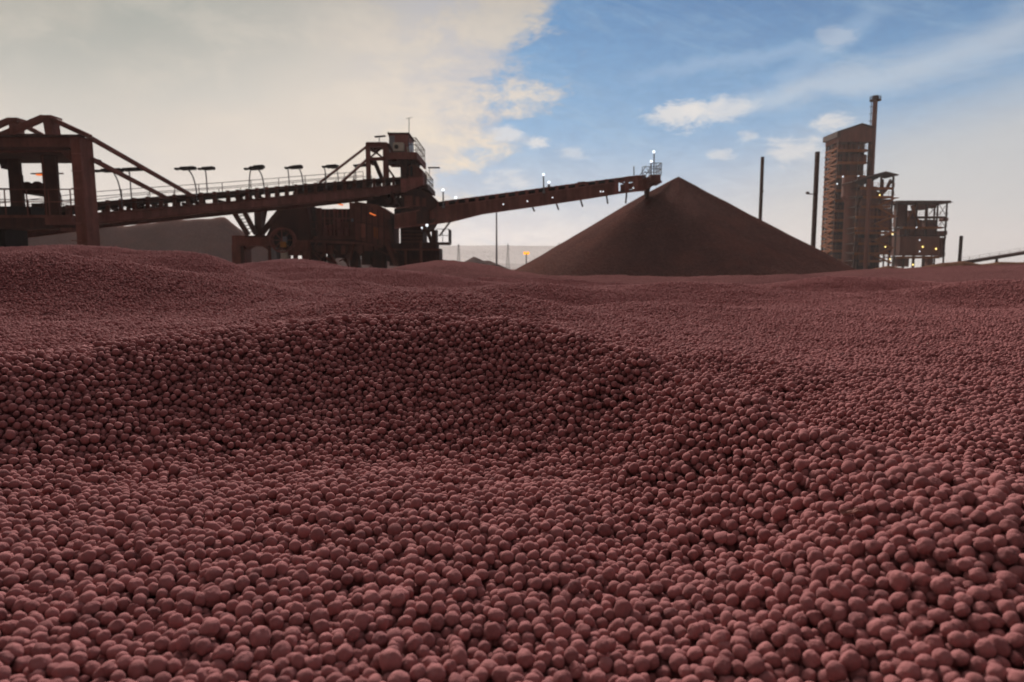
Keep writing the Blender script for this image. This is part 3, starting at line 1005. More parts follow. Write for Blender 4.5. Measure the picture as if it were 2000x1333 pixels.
def tall_tower():
    xl, xr = wx(1626), wx(1690); y0, y1 = PD, PD + 8
    r = thing("process_tower", "tall brown plant tower with gabled top and open orange rusted floors", "plant tower", ((xl + xr) / 2, y0 + 7, 0))
    zt = wz(278); ze = wz(262); zp = wz(244)
    # columns
    mb = MB()
    cols = [xl + .3, xl + 3.4, xl + 6.6, xr - .3]
    for c in cols:
        for yy in (y0 + .4, y0 + 4, y1 - .4): mb.box(c - .3, c + .3, yy - .3, yy + .3, 0, zt)
    mb.build("column_frame", M['plantdark'], r)
    # gabled head
    xpk = xl + (xr - xl) * .66
    pts = [(xl, zt), (xr, zt), (xr, zp - 1.0), (xpk, zp - .15), (xl, zp - 2.1)]
    h = MB(); i0 = 0
    h.v = [(x, y0 - .15, z) for x, z in pts] + [(x, y1 + .15, z) for x, z in pts]
    n = 5; h.f = [list(range(n))[::-1], [n + k for k in range(n)]] + [[k, (k + 1) % n, n + (k + 1) % n, n + k] for k in range(n)]
    h.build("head_cladding", M['plant'], r)
    rf = MB()
    rf.bar((xl - .5, y0 + 4, zp - 2.15), (xpk, y0 + 4, zp + .1), 9.2, .35, (0, 0, 1)); rf.bar((xpk, y0 + 4, zp + .1), (xr + .3, y0 + 4, zp - .85), 9.2, .35)
    rf.box(xl - .6, xl + .3, y0 - .5, y1 + .6, zp - 3.6, zp - 2.2)
    rf.build("roof", M['plantdark'], r)
    # floors: slab + orange edge beam
    ys = [294, 318, 345, 372, 392, 412, 430, 450, 470, 490, 508]
    sl = MB(); ob = MB(); rl = MB()
    for k, py in enumerate(ys):
        z = wz(py); x1 = xr if py < 350 else xl + 5.0
        sl.box(xl + .12, x1 - .1, y0 + .2, y1 - .2, z - .13, z + .08)
        ob.box(xl, x1 - (1.2 if py < 350 else 0), y0 - .12, y0 + .16, z - .55, z + .25)
        rl.rail([(xl, y0, z + .25), (x1, y0, z + .25)], 1.1, 1.6, .05)
    sl.build("floor_slab", M['plantdark'], r); ob.build("edge_beam", M['orange'], r); rl.build("handrail", M['orange'], r)
    # patches of cladding and plant inside
    cl = MB()
    for (a, b, c, d, off) in ((1632, 1646, 284, 291, 3), (1650, 1676, 281, 292, 4), (1631, 1652, 299, 314, 3), (1656, 1680, 304, 316, 3), (1640, 1681, 322, 343, 2),
                              (1630, 1642, 324, 343, 4), (1630, 1640, 350, 370, 3)):
        cl.bx(a, c, b, d, PD + off, 1.2)
    cl.build("inner_cladding", M['plant'], r)
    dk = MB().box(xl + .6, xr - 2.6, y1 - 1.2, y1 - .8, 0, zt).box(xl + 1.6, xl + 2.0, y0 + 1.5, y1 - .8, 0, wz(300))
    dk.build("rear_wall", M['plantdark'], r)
    st = MB(); zs = [wz(v) for v in range(520, 285, -10)]
    for i, (a, b) in enumerate(zip(zs, zs[1:])):
        ya, yb = (y0 + .8, y1 - .8) if i % 2 else (y1 - .8, y0 + .8)
        st.bar((xl + .1, ya, a), (xl + .1, yb, b), .5, .3); st.bar((xl - .1, ya, a + 1), (xl - .1, yb, b + 1), .08, .08)
        st.box(xl - .22, xl + .25, yb - .7, yb + .7, b - .2, b + .15)
        st.box(xl - .15, xl + .1, y0 + .2, y1 - .2, b - .25, b + .1)
    st.build("zigzag_stair", M['orange'], r)
    v = MB()
    for (x, w_, a, b) in ((1684, 1.6, 300, 317), (1652, 1.8, 325, 344), (1640, 1.2, 282, 293), (1671, 1.9, 298, 317)):
        c = wx(x); v.tube([(c, y0 + 4, wz(b)), (c, y0 + 4, wz(a))], w_, 12)
    v.build("process_vessel", M['plant'], r, smooth=False)
    # big vessel and duct clinging to the front
    c = wx(1648); hp = MB()
    hp.tube([(c, y0 - 3.2, 0), (c, y0 - 3.2, wz(394))], 2.0, 20); hp.build("silo", M['plant'], r)
    hh = MB().tube([(c, y0 - 3.2, wz(396)), (c, y0 - 3.2, wz(388))], 2.1, 20, 2.9).tube([(c, y0 - 3.2, wz(388)), (c, y0 - 3.2, wz(351))], 2.9, 20)
    hh.build("cyclone_hopper", M['plant'], r)
    MB().tube([(c - 2.3, y0 - 3.3, wz(392)), (c, y0 - 5.0, wz(392)), (c + 2.5, y0 - 3.2, wz(391)), (c + 3.6, y0 - 2.5, wz(400)), (c + 3.6, y0 - 2.5, wz(440))], .35, 8).build("ring_duct", M['plantdark'], r)
    L = MB()
    for q in ((1646, 346), (1676, 345), (1635, 360), (1677, 361)): L.ball(P(q[0], q[1], PD - 1.2), .2, 8)
    L.build("work_lamp", M['lamp'], r)


tall_tower()


def chimney():
    D = 203; x = P(1693, 500, D).x; b = Vector((x, D, 0))
    H = wz(191, D); r = thing("chimney_stack", "slender brown chimney with platform near its top beside the tall plant tower", "chimney", b)
    MB().tube([(x, D, 0), (x, D, H * .55), (x, D, H)], .85, 18, .62).build("flue", M['plant'], r, smooth=False)
    MB().tube([(x, D, H - .5), (x, D, H + .35)], .86, 18).build("rim", M['plantdark'], r)
    z = wz(197, D); pl = MB().tube([(x, D, z - .15), (x, D, z + .12)], 1.55, 18).build("platform", M['plantdark'], r)
    pr = MB(); ring = [(x + 1.45 * math.cos(t * math.pi / 8), D + 1.45 * math.sin(t * math.pi / 8), z) for t in range(17)]
    pr.rail(ring, 1.1, .6, .04); pr.build("handrail", M['plantdark'], pl)
    ld = MB()
    for s in (-.25, .25): ld.bar((x - 1.05, D + s, 3), (x - 1.05, D + s, z), .09)
    k = 3.0
    while k < z: ld.bar((x - 1.05, D - .25, k), (x - 1.05, D + .25, k), .06); ld.bar((x - 1.05, D, k), (x - .5, D, k), .05) if int(k * 2) % 3 == 0 else None; k += .5
    for k in range(12, 60, 2):
        if k < z: ld.box(x - 1.35, x - .7, D - .4, D + .4, k, k + .12)
    ld.build("caged_ladder", M['plantdark'], r)


chimney()


def mid_tower():
    D = PD - 9; X = lambda px: P(px, 500, D).x; Z = lambda py: wz(py, D, 1715)
    xl, xr = X(1666), X(1739); y0, y1 = D, D + 6
    r = thing("screening_building", "middle plant building with dark gable roof, open top floor and brown wall panels", "plant building", ((xl + xr) / 2, y0 + 4, 0))
    mb = MB()
    for c in (xl + .4, xl + 3.6, xl + 6.8, xr - .25):
        for yy in (y0 + .3, y1 - .3): mb.box(c - .22, c + .22, yy - .22, yy + .22, 0, Z(346))
    mb.build("column_frame", M['plantdark'], r)
    zl, zp, zr = Z(357), Z(337), Z(343); xpk = X(1719)
    rf = MB().bar((xl - 1.4, y0 + 3, zl), (xpk, y0 + 3, zp), 7, .3).bar((xpk, y0 + 3, zp), (xr + .7, y0 + 3, zr), 7, .3)
    rf.build("roof", M['plantdark'], r)
    gb = MB(); q = [(xl - .8, zl + .1), (xpk, zp - .2), (xl + 5.6, Z(350)), (xl + 1.2, zl - 1.0)]
    gb.v = [(x, y0 - .1, z) for x, z in q] + [(x, y0 + .15, z) for x, z in q]; gb.f = [[3, 2, 1, 0], [4, 5, 6, 7]] + [[k, (k + 1) % 4, 4 + (k + 1) % 4, 4 + k] for k in range(4)]
    gb.build("gable_panel", M['black'], r)
    sl = MB(); ob = MB(); rl = MB()
    for py in (368, 385, 404, 424, 446, 455, 476, 495, 510):
        z = Z(py); sl.box(xl, xr, y0 + .2, y1 - .2, z - .15, z + .1); a = random.uniform(0, 3)
        ob.box(xl + a, xr - random.uniform(0, 2.5), y0 - .15, y0 + .15, z - .5, z + .2)
        rl.rail([(xl, y0, z + .2), (xr, y0, z + .2)], 1.1, 1.5, .05)
    sl.build("floor_slab", M['plantdark'], r); ob.build("edge_beam", M['orange'], r); rl.build("handrail", M['orange'], r)
    wl = MB()
    for a, b, c, d, off in ((1678, 1708, 398, 455, .4), (1682, 1712, 365, 398, 2.5), (1708, 1741, 390, 402, 3), (1712, 1741, 408, 452, 2.2), (1712, 1742, 460, 494, 3.2), (1678, 1700, 466, 520, 4)):
        wl.bx(a, c, b, d, D + off, .4)
    wl.build("wall_panel", M['plant'], r)
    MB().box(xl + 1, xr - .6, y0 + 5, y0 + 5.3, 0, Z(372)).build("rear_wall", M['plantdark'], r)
    st = MB(); stair_zig(st, X(1706), X(1740), y0 - .4, [Z(v) for v in (515, 500, 485, 470, 455, 438, 424, 405, 388)], 1.0, .45); st.build("zigzag_stair", M['orange'], r)
    vs = MB().tube([(X(1686), y0 - 1.6, 0), (X(1684), y0 - 1.6, Z(352))], .55, 10).tube([(X(1716), y0 + 1.5, Z(385)), (X(1730), y0 + 1.5, Z(368)), (X(1737), y0 + 1.5, Z(352))], .5, 8)
    vs.build("riser_duct", M['plant'], r)
    br = MB().bar((X(1727), y0, Z(368)), (xr - .3, y0, Z(348)), .2).bar((X(1730), y0, Z(350)), (xr - .3, y0, Z(366)), .2); br.build("cross_brace", M['plantdark'], r)
    L = MB()
    for q in ((1698, 372), (1718, 382), (1729, 483), (1743, 458), (1738, 507)): L.ball(P(q[0], q[1], D - .8), .2, 8)
    L.build("work_lamp", M['sodium'], r)


mid_tower()


def frame_building():
    D = PD - 4; X = lambda px: P(px, 500, D).x; Z = lambda py: wz(py, D, 1800)
    xl, xr = X(1746), X(1845); y0, y1 = D, D + 6
    r = thing("open_frame_building", "low open steel frame building with flat roof at the right end of the plant", "plant building", ((xl + xr) / 2, y0 + 5, 0))
    mb = MB(); cx = [xl + .2, X(1766), X(1786), X(1806), X(1826), xr - .2]
    for c in cx:
        for yy in (y0 + .2, y1 - .2): mb.box(c - .17, c + .17, yy - .17, yy + .17, 0, Z(398))
    mb.build("column_frame", M['plantdark'], r)
    MB().box(xl - .3, xr + .5, y0 - .5, y1 + .5, Z(398), Z(393)).bar((xr, y0, Z(396)), (xr + 1.4, y0, Z(396)), .15).build("roof", M['plantdark'], r)
    fb = MB(); ob = MB(); rl = MB()
    for py, a, mt in ((424, 1790, 0), (445, 1760, 1), (461, 1755, 0), (503, 1750, 1)):
        z = Z(py); fb.box(X(a), xr, y0 + .1, y1 - .1, z - .2, z + .12)
        if mt: ob.box(X(a), X(1835), y0 - .12, y0 + .1, z - .45, z + .2)
        rl.rail([(X(a), y0 - .05, z + .12), (xr, y0 - .05, z + .12)], 1.1, 1.8, .04)
    fb.build("floor_slab", M['plantdark'], r); ob.build("edge_beam", M['orange'], r); rl.build("handrail", M['plantdark'], r)
    br = MB()
    for i in range(3, 5):
        for (t, b) in ((398, 424), (424, 445)):
            br.bar((cx[i], y0, Z(t)), (cx[i + 1], y0, Z(b)), .12); br.bar((cx[i], y0, Z(b)), (cx[i + 1], y0, Z(t)), .12)
    br.bar((X(1838), y0, Z(463)), (xr, y0, Z(500)), .14); br.bar((X(1838), y0, Z(500)), (xr, y0, Z(463)), .14)
    br.build("cross_brace", M['plantdark'], r)
    MB().bx(1757, 463, 1835, 500, D - .3, 5).build("wall_panel", M['plant'], r)
    eq = MB()
    for a, b, c, d, o in ((1752, 1772, 400, 444, 3), (1774, 1788, 412, 430, 4), (1772, 1800, 430, 445, 2), (1790, 1801, 402, 410, 5), (1803, 1828, 448, 460, 4), (1790, 1807, 398, 411, 2), (1812, 1829, 399, 407, 3), (1808, 1831, 430, 444, 2.5), (1800, 1850, 452, 460, 3), (1836, 1842, 465, 502, 1), (1776, 1800, 447, 461, 1.5), (1842, 1852, 426, 433, 3), (1757, 1772, 447, 462, 2), (1755, 1775, 505, 522, 2), (1812, 1822, 506, 524, 3)):
        eq.bx(a, c, b, d, D + o, 2)
    eq.build("machinery", M['plant'], r)
    ch = MB().tube([(X(1778), y0 + 1, Z(402)), (X(1796), y0 + 1, Z(440))], .4, 8).tube([(X(1790), y0 + 2, Z(400)), (X(1772), y0 + 2, Z(436))], .3, 8); ch.build("chute", M['orange'], r)
    L = MB()
    for q in ((1802, 483), (1828, 487), (1783, 518)): L.ball(P(q[0], q[1], D - .8), .24, 8)
    L.build("work_lamp", M['sodium'], r)
    W2 = MB()
    for q in ((1796, 470), (1796, 492), (1790, 445)): W2.ball(P(q[0], q[1], D - .8), .16, 8)
    W2.build("wall_lamp", M['lamp'], r)


frame_building()

# ------------------------------------------------------------------ stacker
SD = 55.0
ST = thing("stacker", "huge rusted stacker with inclined feeder conveyor, control cabin tower and long boom", "stacker", G(680, SD))


def cvD(px): return 1 / np.interp(px, [-200, 190, 800], [1 / 37.0, 1 / 44.0, 1 / 56.0])


def cv(px, py, off=0.0):
    D = float(cvD(px)); p = P(px, py, D); p.y += off; return p


def feeder():
    xs = [-120, 0, 190, 300, 440, 600, 720, 790]
    top = [431, 420, 395, 385.5, 375, 360.5, 351, 346]
    low = [446, 436, 405, 396.5, 385, 369, 358.5, 353]
    g0 = [452, 444, 418, 409, 397, 380, 369, 362]
    g1 = [474, 462, 438, 427, 413, 398, 385, 375]
    I = lambda px, a: float(np.interp(px, xs, a))
    gd = MB(); tp_ = MB(); fl = MB()
    for s in (0.0, 2.2):
        for a, b in zip(xs, xs[1:]):
            def strip(mb, ya, yb, th, dy=0):
                p0, p1 = cv(a, I(a, ya), s + dy), cv(b, I(b, ya), s + dy); q0, q1 = cv(a, I(a, yb), s + dy), cv(b, I(b, yb), s + dy)
                o = Vector((0, th, 0)); mb.hexa([q0, q1, q1 + o, q0 + o, p0, p1, p1 + o, p0 + o])
            strip(gd, g0, g1, .16)
            if s == 0: strip(tp_, top, low, .12)
            else:
                p0, p1 = cv(a, I(a, top) - 6, s), cv(b, I(b, top) - 6, s); q0, q1 = cv(a, I(a, low) - 7, s), cv(b, I(b, low) - 7, s)
                o = Vector((0, .12, 0)); tp_.hexa([q0, q1, q1 + o, q0 + o, p0, p1, p1 + o, p0 + o])
            # flanges
            fl.bar(cv(a, I(a, g0), s - .1), cv(b, I(b, g0), s - .1), .35, .09); fl.bar(cv(a, I(a, g1), s - .1), cv(b, I(b, g1), s - .1), .42, .10)
    g_ = gd.build("girder", M['rustpink'], ST); fl.build("flange", M['rust'], g_)
    tp_.build("skirt_plate", M['rustdark'], ST)
    # belt with its load, between the skirts
    bl = MB()
    for a, b in zip(xs, xs[1:]):
        p0, p1 = cv(a, I(a, low) - 6, .35), cv(b, I(b, low) - 6, .35); q0, q1 = cv(a, I(a, low) - 4, .35), cv(b, I(b, low) - 4, .35); o = Vector((0, 1.6, 0))
        bl.hexa([q0, q1, q1 + o, q0 + o, p0, p1, p1 + o, p0 + o])
        p0, p1 = cv(a, I(a, g0) + 6, .35), cv(b, I(b, g0) + 6, .35); q0, q1 = cv(a, I(a, g0) + 8, .35), cv(b, I(b, g0) + 8, .35)
        bl.hexa([q0, q1, q1 + o, q0 + o, p0, p1, p1 + o, p0 + o])
    bl.build("belt", M['black'], ST)
    # posts and idler brackets in the slot between skirt and girder
    ps = MB(); idl = MB(); rs = random.Random(3)
    px = -100
    while px < 785:
        for s in (-.06, 2.3): ps.bar(cv(px, I(px, top) - 1, s), cv(px, I(px, g0) + 2, s), .22, .18)
        if px > 190:
            for k in (7, 15):
                if rs.random() < .5:
                    c = cv(px + k, (I(px + k, low) + I(px + k, g0)) / 2 + rs.uniform(-2, 2)); idl.tube([c, c + Vector((0, 2.0, 0))], rs.uniform(.07, .13), 8)
        if px > 560:
            idl.bx(px + 3, I(px, low) - 1, px + 11 + rs.uniform(0, 3), I(px, g0) + 1, float(cvD(px)) + .5, .3)
        px += 26 if px < 440 else 19
    ps.build("slot_post", M['rust'], ST); idl.build("idler", M['rustdark'], ST)
    rl = MB(); wk = MB()
    for s in (-.45, 2.75):
        rl.rail([cv(x, I(x, top) + (2 if s < 0 else 0), s) for x in (-120, 0, 190, 300, 440, 600, 712)], .62, 1.7, .024)
        for a, b in zip(xs, xs[1:]): wk.bar(cv(a, I(a, low) - (2 if s < 0 else 9), s), cv(b, I(b, low) - (2 if s < 0 else 9), s), .6, .07)
    w_ = wk.build("walkway", M['rustdark'], ST); rl.build("handrail", M['rustdark'], w_)


feeder()


def lamp_post(base, top, head0, head1, pyh, dep, mat=None, thick=.10):
    """curved pole with a long flat canopy head"""
    Dp = dep
    b = P(base[0], base[1], Dp); t = P(top[0], top[1], Dp)
    mid = b.lerp(t, .62) + Vector(((b.x - t.x) * .30, 0, 0))
    b2 = b - Vector((0, 0, .5))
    pts = [b2, b, b.lerp(mid, .5) + Vector(((b.x - t.x) * .06, 0, 0)), mid, mid.lerp(t, .55) + Vector(((b.x - t.x) * .08, 0, 0)), t]
    po_ = MB().tube(pts, .045, 7).build("lamp_post", M['grey'], ST)
    h0, h1 = P(head0, pyh + 1.2, Dp), P(head1, pyh - .8, Dp)
    hd = MB().bar(h0, h1, .42, thick).bar(h0.lerp(h1, .3), h0.lerp(h1, 1), .5, thick * 2.0)
    hd.bar(h0, h0.lerp(h1, .12), .3, thick * 1.5)
    hd.build("lamp_canopy", M['black'], po_)


for b, t, h0, h1, ph, off in (((238, 392), (219, 334), 186, 238, 334, -.3), ((257, 390), (252, 332), 228, 276, 332, 2.8), ((384, 377), (367, 331), 343, 381, 330, -.3), ((405, 376), (401, 332), 388, 418, 330, 2.8),
                              ((487, 371), (490, 332), 478, 512, 330, 2.8), ((516, 367), (502, 328), 490, 515, 327, -.3), ((565, 362), (562, 329), 557, 589, 328, 2.8), ((592, 360), (583, 328), 566, 590, 327, -.3),
                              ((637, 356), (633, 327), 630, 658, 326, -.3), ((661, 354), (656, 328), 640, 662, 327, 2.8), ((695, 352), (694, 326), 692, 716, 324, 2.8)):
    lamp_post(b, t, h0, h1, ph, float(cvD(b[0])) + off)


def head_tower():
    D = SD
    # portal frame carrying the stays
    mb = MB()
    for dy in (0, 2.6):
        mb.bx(714.5, 280, 722.5, 352, D + dy, .35); mb.bx(748, 280, 758, 352, D + dy, .4)
        mb.bx(722.5, 280, 748, 289, D + dy, .34); mb.bx(722.5, 308, 748, 314, D + dy, .3)
        mb.bx(757, 284, 764, 300, D + dy, .3)
    for py in (282, 309): mb.box(P(714.5, py, D).x, P(722, py, D).x, D + .35, D + 2.6, P(720, py + 6, D).z, P(720, py, D).z); mb.box(P(749, py, D).x, P(757, py, D).x, D + .4, D + 2.6, P(720, py + 6, D).z, P(720, py, D).z)
    mb.box(P(716, 279, D).x, P(756, 279, D).x, D - .15, D + 3.1, P(720, 280.4, D).z, P(720, 279, D).z)
    f = mb.build("head_frame", M['rust'], ST)
    b = MB().barp((723, 289, D + .2), (747, 309, D + .2), .16).barp((747, 289, D + .3), (723, 309, D + .3), .12).barp((730, 299, D + 2.7), (747, 290, D + 2.7), .12)
    b.build("cross_brace", M['rustdark'], f)
    sy = MB()
    for dy, o in ((.2, 0), (2.7, 0)):
        sy.barp((715, 288, D + dy), (624, 358, float(cvD(624)) + dy), .17); sy.barp((716, 313, D + dy), (668, 356, float(cvD(668)) + dy), .17)
    sy.build("stay_bar", M['rust'], ST)
    MB().stairs(P(729, 313, D + 1), P(745, 351, D + 1), .8, 9).build("stair", M['rustdark'], ST)
    # lamp above the frame
    lp = MB().tube([P(741, 281, D + 1), P(741, 269, D + 1)], .035, 6).build("lamp_post", M['grey'], ST)
    MB().bar(P(732, 268.4, D + 1), P(753, 266.6, D + 1), .35, .08).build("lamp_canopy", M['black'], lp)
    lp = MB().tube([P(690, 354, D + 2), P(694, 323, D + 2)], .03, 6).build("lamp_post", M['grey'], ST)
    MB().bar(P(690, 324, D + 2), P(712, 322, D + 2), .35, .07).build("lamp_canopy", M['black'], lp)
    # cabin
    x0, x1 = P(760, 290, D).x, P(797, 290, D).x
    z0, z1 = P(780, 300, D).z, P(780, 263, D).z
    y0, y1 = D, D + 3.2
    cb = MB().box(x0, x1, y0, y1, z0, z1).build("control_cabin", M['rustpink'], ST)
    rf = MB().box(x0 - .1, x1 + .12, y0 - .12, y1 + .15, z1, z1 + .10).build("cabin_roof", M['rustdark'], cb)
    MB().box(x0 + .02, P(771, 280, D).x, y0 - .03, y0 + .02, P(780, 298, D).z, P(780, 266, D).z).build("cabin_door", M['glass'], cb)
    ac = MB().box(P(769.5, 290, D).x, P(790, 290, D).x, y0 - .5, y0 - .02, P(780, 298, D).z, P(780, 281.5, D).z).build("air_conditioner", M['white'], cb, .03)
    fc = P(776.5, 290, D); MB().tube([(fc.x, y0 - .53, fc.z), (fc.x, y0 - .49, fc.z)], .17, 14).build("fan_grille", M['black'], cb)
    MB().box(x1 + .004, x1 + .03, y0 + .4, y0 + 1.4, P(780, 297, D).z, P(780, 277, D).z).box(x1 + .004, x1 + .03, y0 + 1.8, y0 + 2.9, P(780, 288, D).z, P(780, 270, D).z).build("cabin_window", M['glass'], cb)
    MB().prism([(794, 287), (798, 289), (801, 299), (796, 299)], D - .35, .2).build("floodlight", M['white'], cb)
    # aerials
    an = P(799, 262, D + 1.4); MB().tube([an, P(799, 231, D + 1.4)], .03, 6).tube([P(793, 233, D + 1.4), P(806, 230, D + 1.4)], .02, 5).tube([P(759, 268, D), P(758.6, 257, D)], .025, 5).build("aerial", M['grey'], cb)
    # cabin deck with railing
    zd = z0
    dk = MB(); xd0, xd1 = P(757, 300, D).x, P(815, 300, D).x
    dk.box(xd0, xd1, D - .5, D + 5.2, zd - .22, zd - .02); dk.box(xd0, xd1, D - .52, D - .36, zd - .55, zd - .02); dk.box(xd1 - .12, xd1 + .04, D - .5, D + 5.2, zd - .5, zd)
    d_ = dk.build("cabin_deck", M['rust'], ST)
    rl = MB().rail([(xd1 - .05, D - .4, zd), (xd1 - .05, D + 5.1, zd), (x0, D + 5.1, zd)], 1.1, .9, .03)
    rl.rail([(x1 + .1, D - .4, zd), (xd1 - .05, D - .4, zd)], 1.1, .5, .03); rl.build("handrail", M['rustdark'], d_)
    # legs and house under the deck
    lg = MB()
    lg.bx(782, 304, 795, 352, D + .6, .5); lg.bx(803, 308, 812, 352, D + 1.0, 2.6); lg.bx(757, 318, 783, 322, D + .3, .4); lg.bx(757, 300, 800, 321, D + 2.5, 2)
    lg.barp((758, 283, D - .1), (795, 342, D - .1), .22); lg.barp((758, 330, D + 2), (772, 350, D + 2), .14)
    lg.build("cabin_support", M['rustdark'], ST)
    hs = MB().prism([(788, 325), (809, 322), (823, 331), (825, 334), (825, 366), (800, 370), (788, 371)], D + .9, 3.2)
    h_ = hs.build("transfer_house", M['rust'], ST)
    MB().bx(801, 326, 806, 345, D + .82, .06).bx(794, 324, 798, 345, D + .82, .06).build("house_opening", M['black'], h_)
    rr = MB()
    for k in range(6): rr.bx(788, 346 + k * 4, 824, 347 + k * 4, D + .84, .05)
    rr.build("wall_rib", M['rustpink'], h_)
    # transfer chute where the feeder discharges
    ch = MB().prism([(782, 350), (826, 347), (826, 362), (790, 377), (783, 376)], D - .1, .9).build("discharge_chute", M['rustpink'], ST)
    # second platform
    zp = P(826, 362, D).z; xp0, xp1 = P(790, 365, D).x, P(833, 365, D).x
    pf = MB().box(xp0, xp1, D + .2, D + 5.6, zp - .25, zp - .02).bar((xp1, D + .2, zp - .1), (xp1, D + 5.6, zp - .1), .14, .4).build("lower_platform", M['rustdark'], ST)
    MB().rail([(xp1 - .1, D + .3, zp), (xp1 - .1, D + 5.5, zp), (xp0, D + 5.5, zp)], 1.1, .9, .03).build("handrail", M['rustdark'], pf)
    lp = MB().tube([(xp1 - .1, D + 3, zp), (xp1 - .1, D + 3, zp + 1.75)], .03, 6).build("lamp_post", M['grey'], ST)
    MB().box(xp1 - .2, xp1 + .75, D + 2.8, D + 3.2, zp + 1.72, zp + 1.79).build("lamp_canopy", M['black'], lp)


head_tower()


def boom():
    D0, D1 = 55.5, 61.0
    bd = lambda px: D0 + (D1 - D0) * (px - 830) / 460
    xs = [770, 830, 880, 942, 1060, 1150, 1205, 1242, 1262]
    top = [408, 399, 391.5, 383.5, 367.5, 355.5, 348.5, 343.5, 343]
    bot = [448, 441, 435, 419.5, 402.5, 389, 380, 375, 373]
    mid1 = [420, 409, 401, 393, 376.5, 363.5, 356, 351, 350]
    I = lambda px, a: float(np.interp(px, xs, a))
    Q = lambda px, py, off=0: P(px, py, bd(px) + off)
    W_B = 1.9
    pl = MB(); dk = MB(); cp_ = MB(); op = MB()

    def strip(mb, a, b, ya0, ya1, yb0, yb1, off, th):
        o = Vector((0, th, 0)); p0, p1, q0, q1 = Q(a, ya0, off), Q(b, yb0, off), Q(a, ya1, off), Q(b, yb1, off)
        mb.hexa([q0, q1, q1 + o, q0 + o, p0, p1, p1 + o, p0 + o])
    for a, b in zip(xs, xs[1:]):
        for off in (0.0, W_B):
            if a < 1205:
                strip(pl, a, b, I(a, mid1), I(a, bot), I(b, mid1), I(b, bot), off, .14)
            strip(cp_, a, b, I(a, bot) - 2.5, I(a, bot), I(b, bot) - 2.5, I(b, bot), off - .1, .30)
            strip(cp_, a, b, I(a, mid1) - .5, I(a, mid1) + 1.5, I(b, mid1) - .5, I(b, mid1) + 1.5, off - .08, .26)
            strip(cp_, a, b, I(a, top), I(a, top) + 1.6, I(b, top), I(b, top) + 1.6, off - .1, .28)
        # lower soffit plate and belt between
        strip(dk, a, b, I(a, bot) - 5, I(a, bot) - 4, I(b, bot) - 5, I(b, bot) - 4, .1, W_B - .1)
        strip(dk, a, b, I(a, top) + 2.2, I(a, top) + 4, I(b, top) + 2.2, I(b, top) + 4, .2, W_B - .3)
        strip(dk, a, b, I(a, top) + 2, I(a, mid1), I(b, top) + 2, I(b, mid1), .75, .1) if a < 1205 else None
    b_ = pl.build("boom", M['rust'], ST)
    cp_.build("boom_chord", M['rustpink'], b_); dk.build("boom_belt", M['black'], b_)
    ps = MB(); px = 834
    while px < 1250:
        for off in (-.05, W_B + .02):
            ps.bar(Q(px, I(px, top), off), Q(px, I(px, mid1) + 1, off), .26, .16)
        if px > 1195:
            ps.bar(Q(px, I(px, mid1), 0), Q(px, I(px, bot), 0), .3, .16); ps.bar(Q(px, I(px, mid1), W_B), Q(px, I(px, bot), W_B), .3, .16)
        px += 19.5
    ps.build("boom_post", M['rustpink'], b_)
    ex = MB()
    strip(ex, 1212, 1236, I(1212, mid1) + 6.5, I(1212, bot) - 5, I(1236, mid1) + 6, I(1236, bot) - 6, 0, .14)
    strip(ex, 1226, 1262, 345, 357, 343, 354, -.05, .12); strip(ex, 1236, 1264, I(1236, mid1), I(1236, bot), 352, 370, 0, .2)
    strip(ex, 1128, 1143, 356.5, 363, 355, 361, -.12, .1)
    ex.build("side_panel", M['rust'], b_)
    MB().barp((1196, 352, bd(1196)), (1222, 360, bd(1222)), .12).barp((1196, 360, bd(1196)), (1222, 350, bd(1222)), .12).build("boom_brace", M['rustpink'], b_)
    # return idler brackets hanging below
    for (a, b, c, d) in ((1037, 401, 1044, 414), (1085, 396, 1091, 411), (1133, 390, 1138, 405), (1184, 382, 1187, 399), (1224, 376, 1222, 398), (986, 408, 991, 412)):
        MB().bar(Q(a, b - 2, .3), Q(c, d, .3), .13, .10).bar(Q(a - 3, b - .6, .3), Q(a + 2, b - .6, .3), .12, .12).build("idler_bracket", M['rustdark'], b_)
    # glowing dots added to stand in for bright gaps in the web
    ft = MB()
    for (x, y) in ((983, 400), (1030, 394), (1079, 387), (1173, 375), (1178, 375), (1237, 368)): ft.ball(Q(x, y, -.12), .055, 8)
    ft.build("web_bright_dot", M['lamp'], b_)
    # head end: chute, platform, railing, mast
    hp = MB(); z = P(1275, 357, 61).z
    xa, xb = P(1262, 350, 60.6).x, P(1291, 350, 60.6).x
    hp.box(xa, xb, 60.2, 62.6, z - .12, z + .05); hp.box(xa + .3, xb - .1, 60.25, 62.5, z - .02, z + .55)
    hp.prism([(1255, 350), (1286, 342), (1288, 357), (1262, 371)], 60.5, 2.0)
    h_ = hp.build("head_platform", M['rust'], ST)
    rl = MB().rail([(xb - .05, 60.3, z + .5), (xb - .05, 62.5, z + .5), (xa, 62.5, z + .5)], 1.05, .55, .035).rail([(xa + .3, 60.3, z + .5), (xb - .05, 60.3, z + .5)], 1.05, .45, .035)
    rl.barp((1250, 343, 60.4), (1262, 325, 60.4), .07).barp((1256, 350, 60.4), (1268, 334, 60.4), .07).barp((1238, 343, 60.3), (1238, 326, 60.3), .08)
    for k in range(4): rl.barp((1252 + k * 3.5, 345 - k * 5, 60.4), (1257 + k * 3.4, 349 - k * 4.5, 60.4), .05)
    rl.build("handrail", M['grey'], h_)
    MB().tube([P(1277, 347, 61.2), P(1277.5, 299, 61.2)], .06, 7).tube([P(1272, 345, 61), P(1272, 317, 61)], .04, 6).build("lamp_mast", M['grey'], h_)
    for q in ((1277, 297.5), (1272, 316.5)): MB().ball(P(q[0], q[1], 61), .13, 10).build("lamp", M['lamp'], h_)
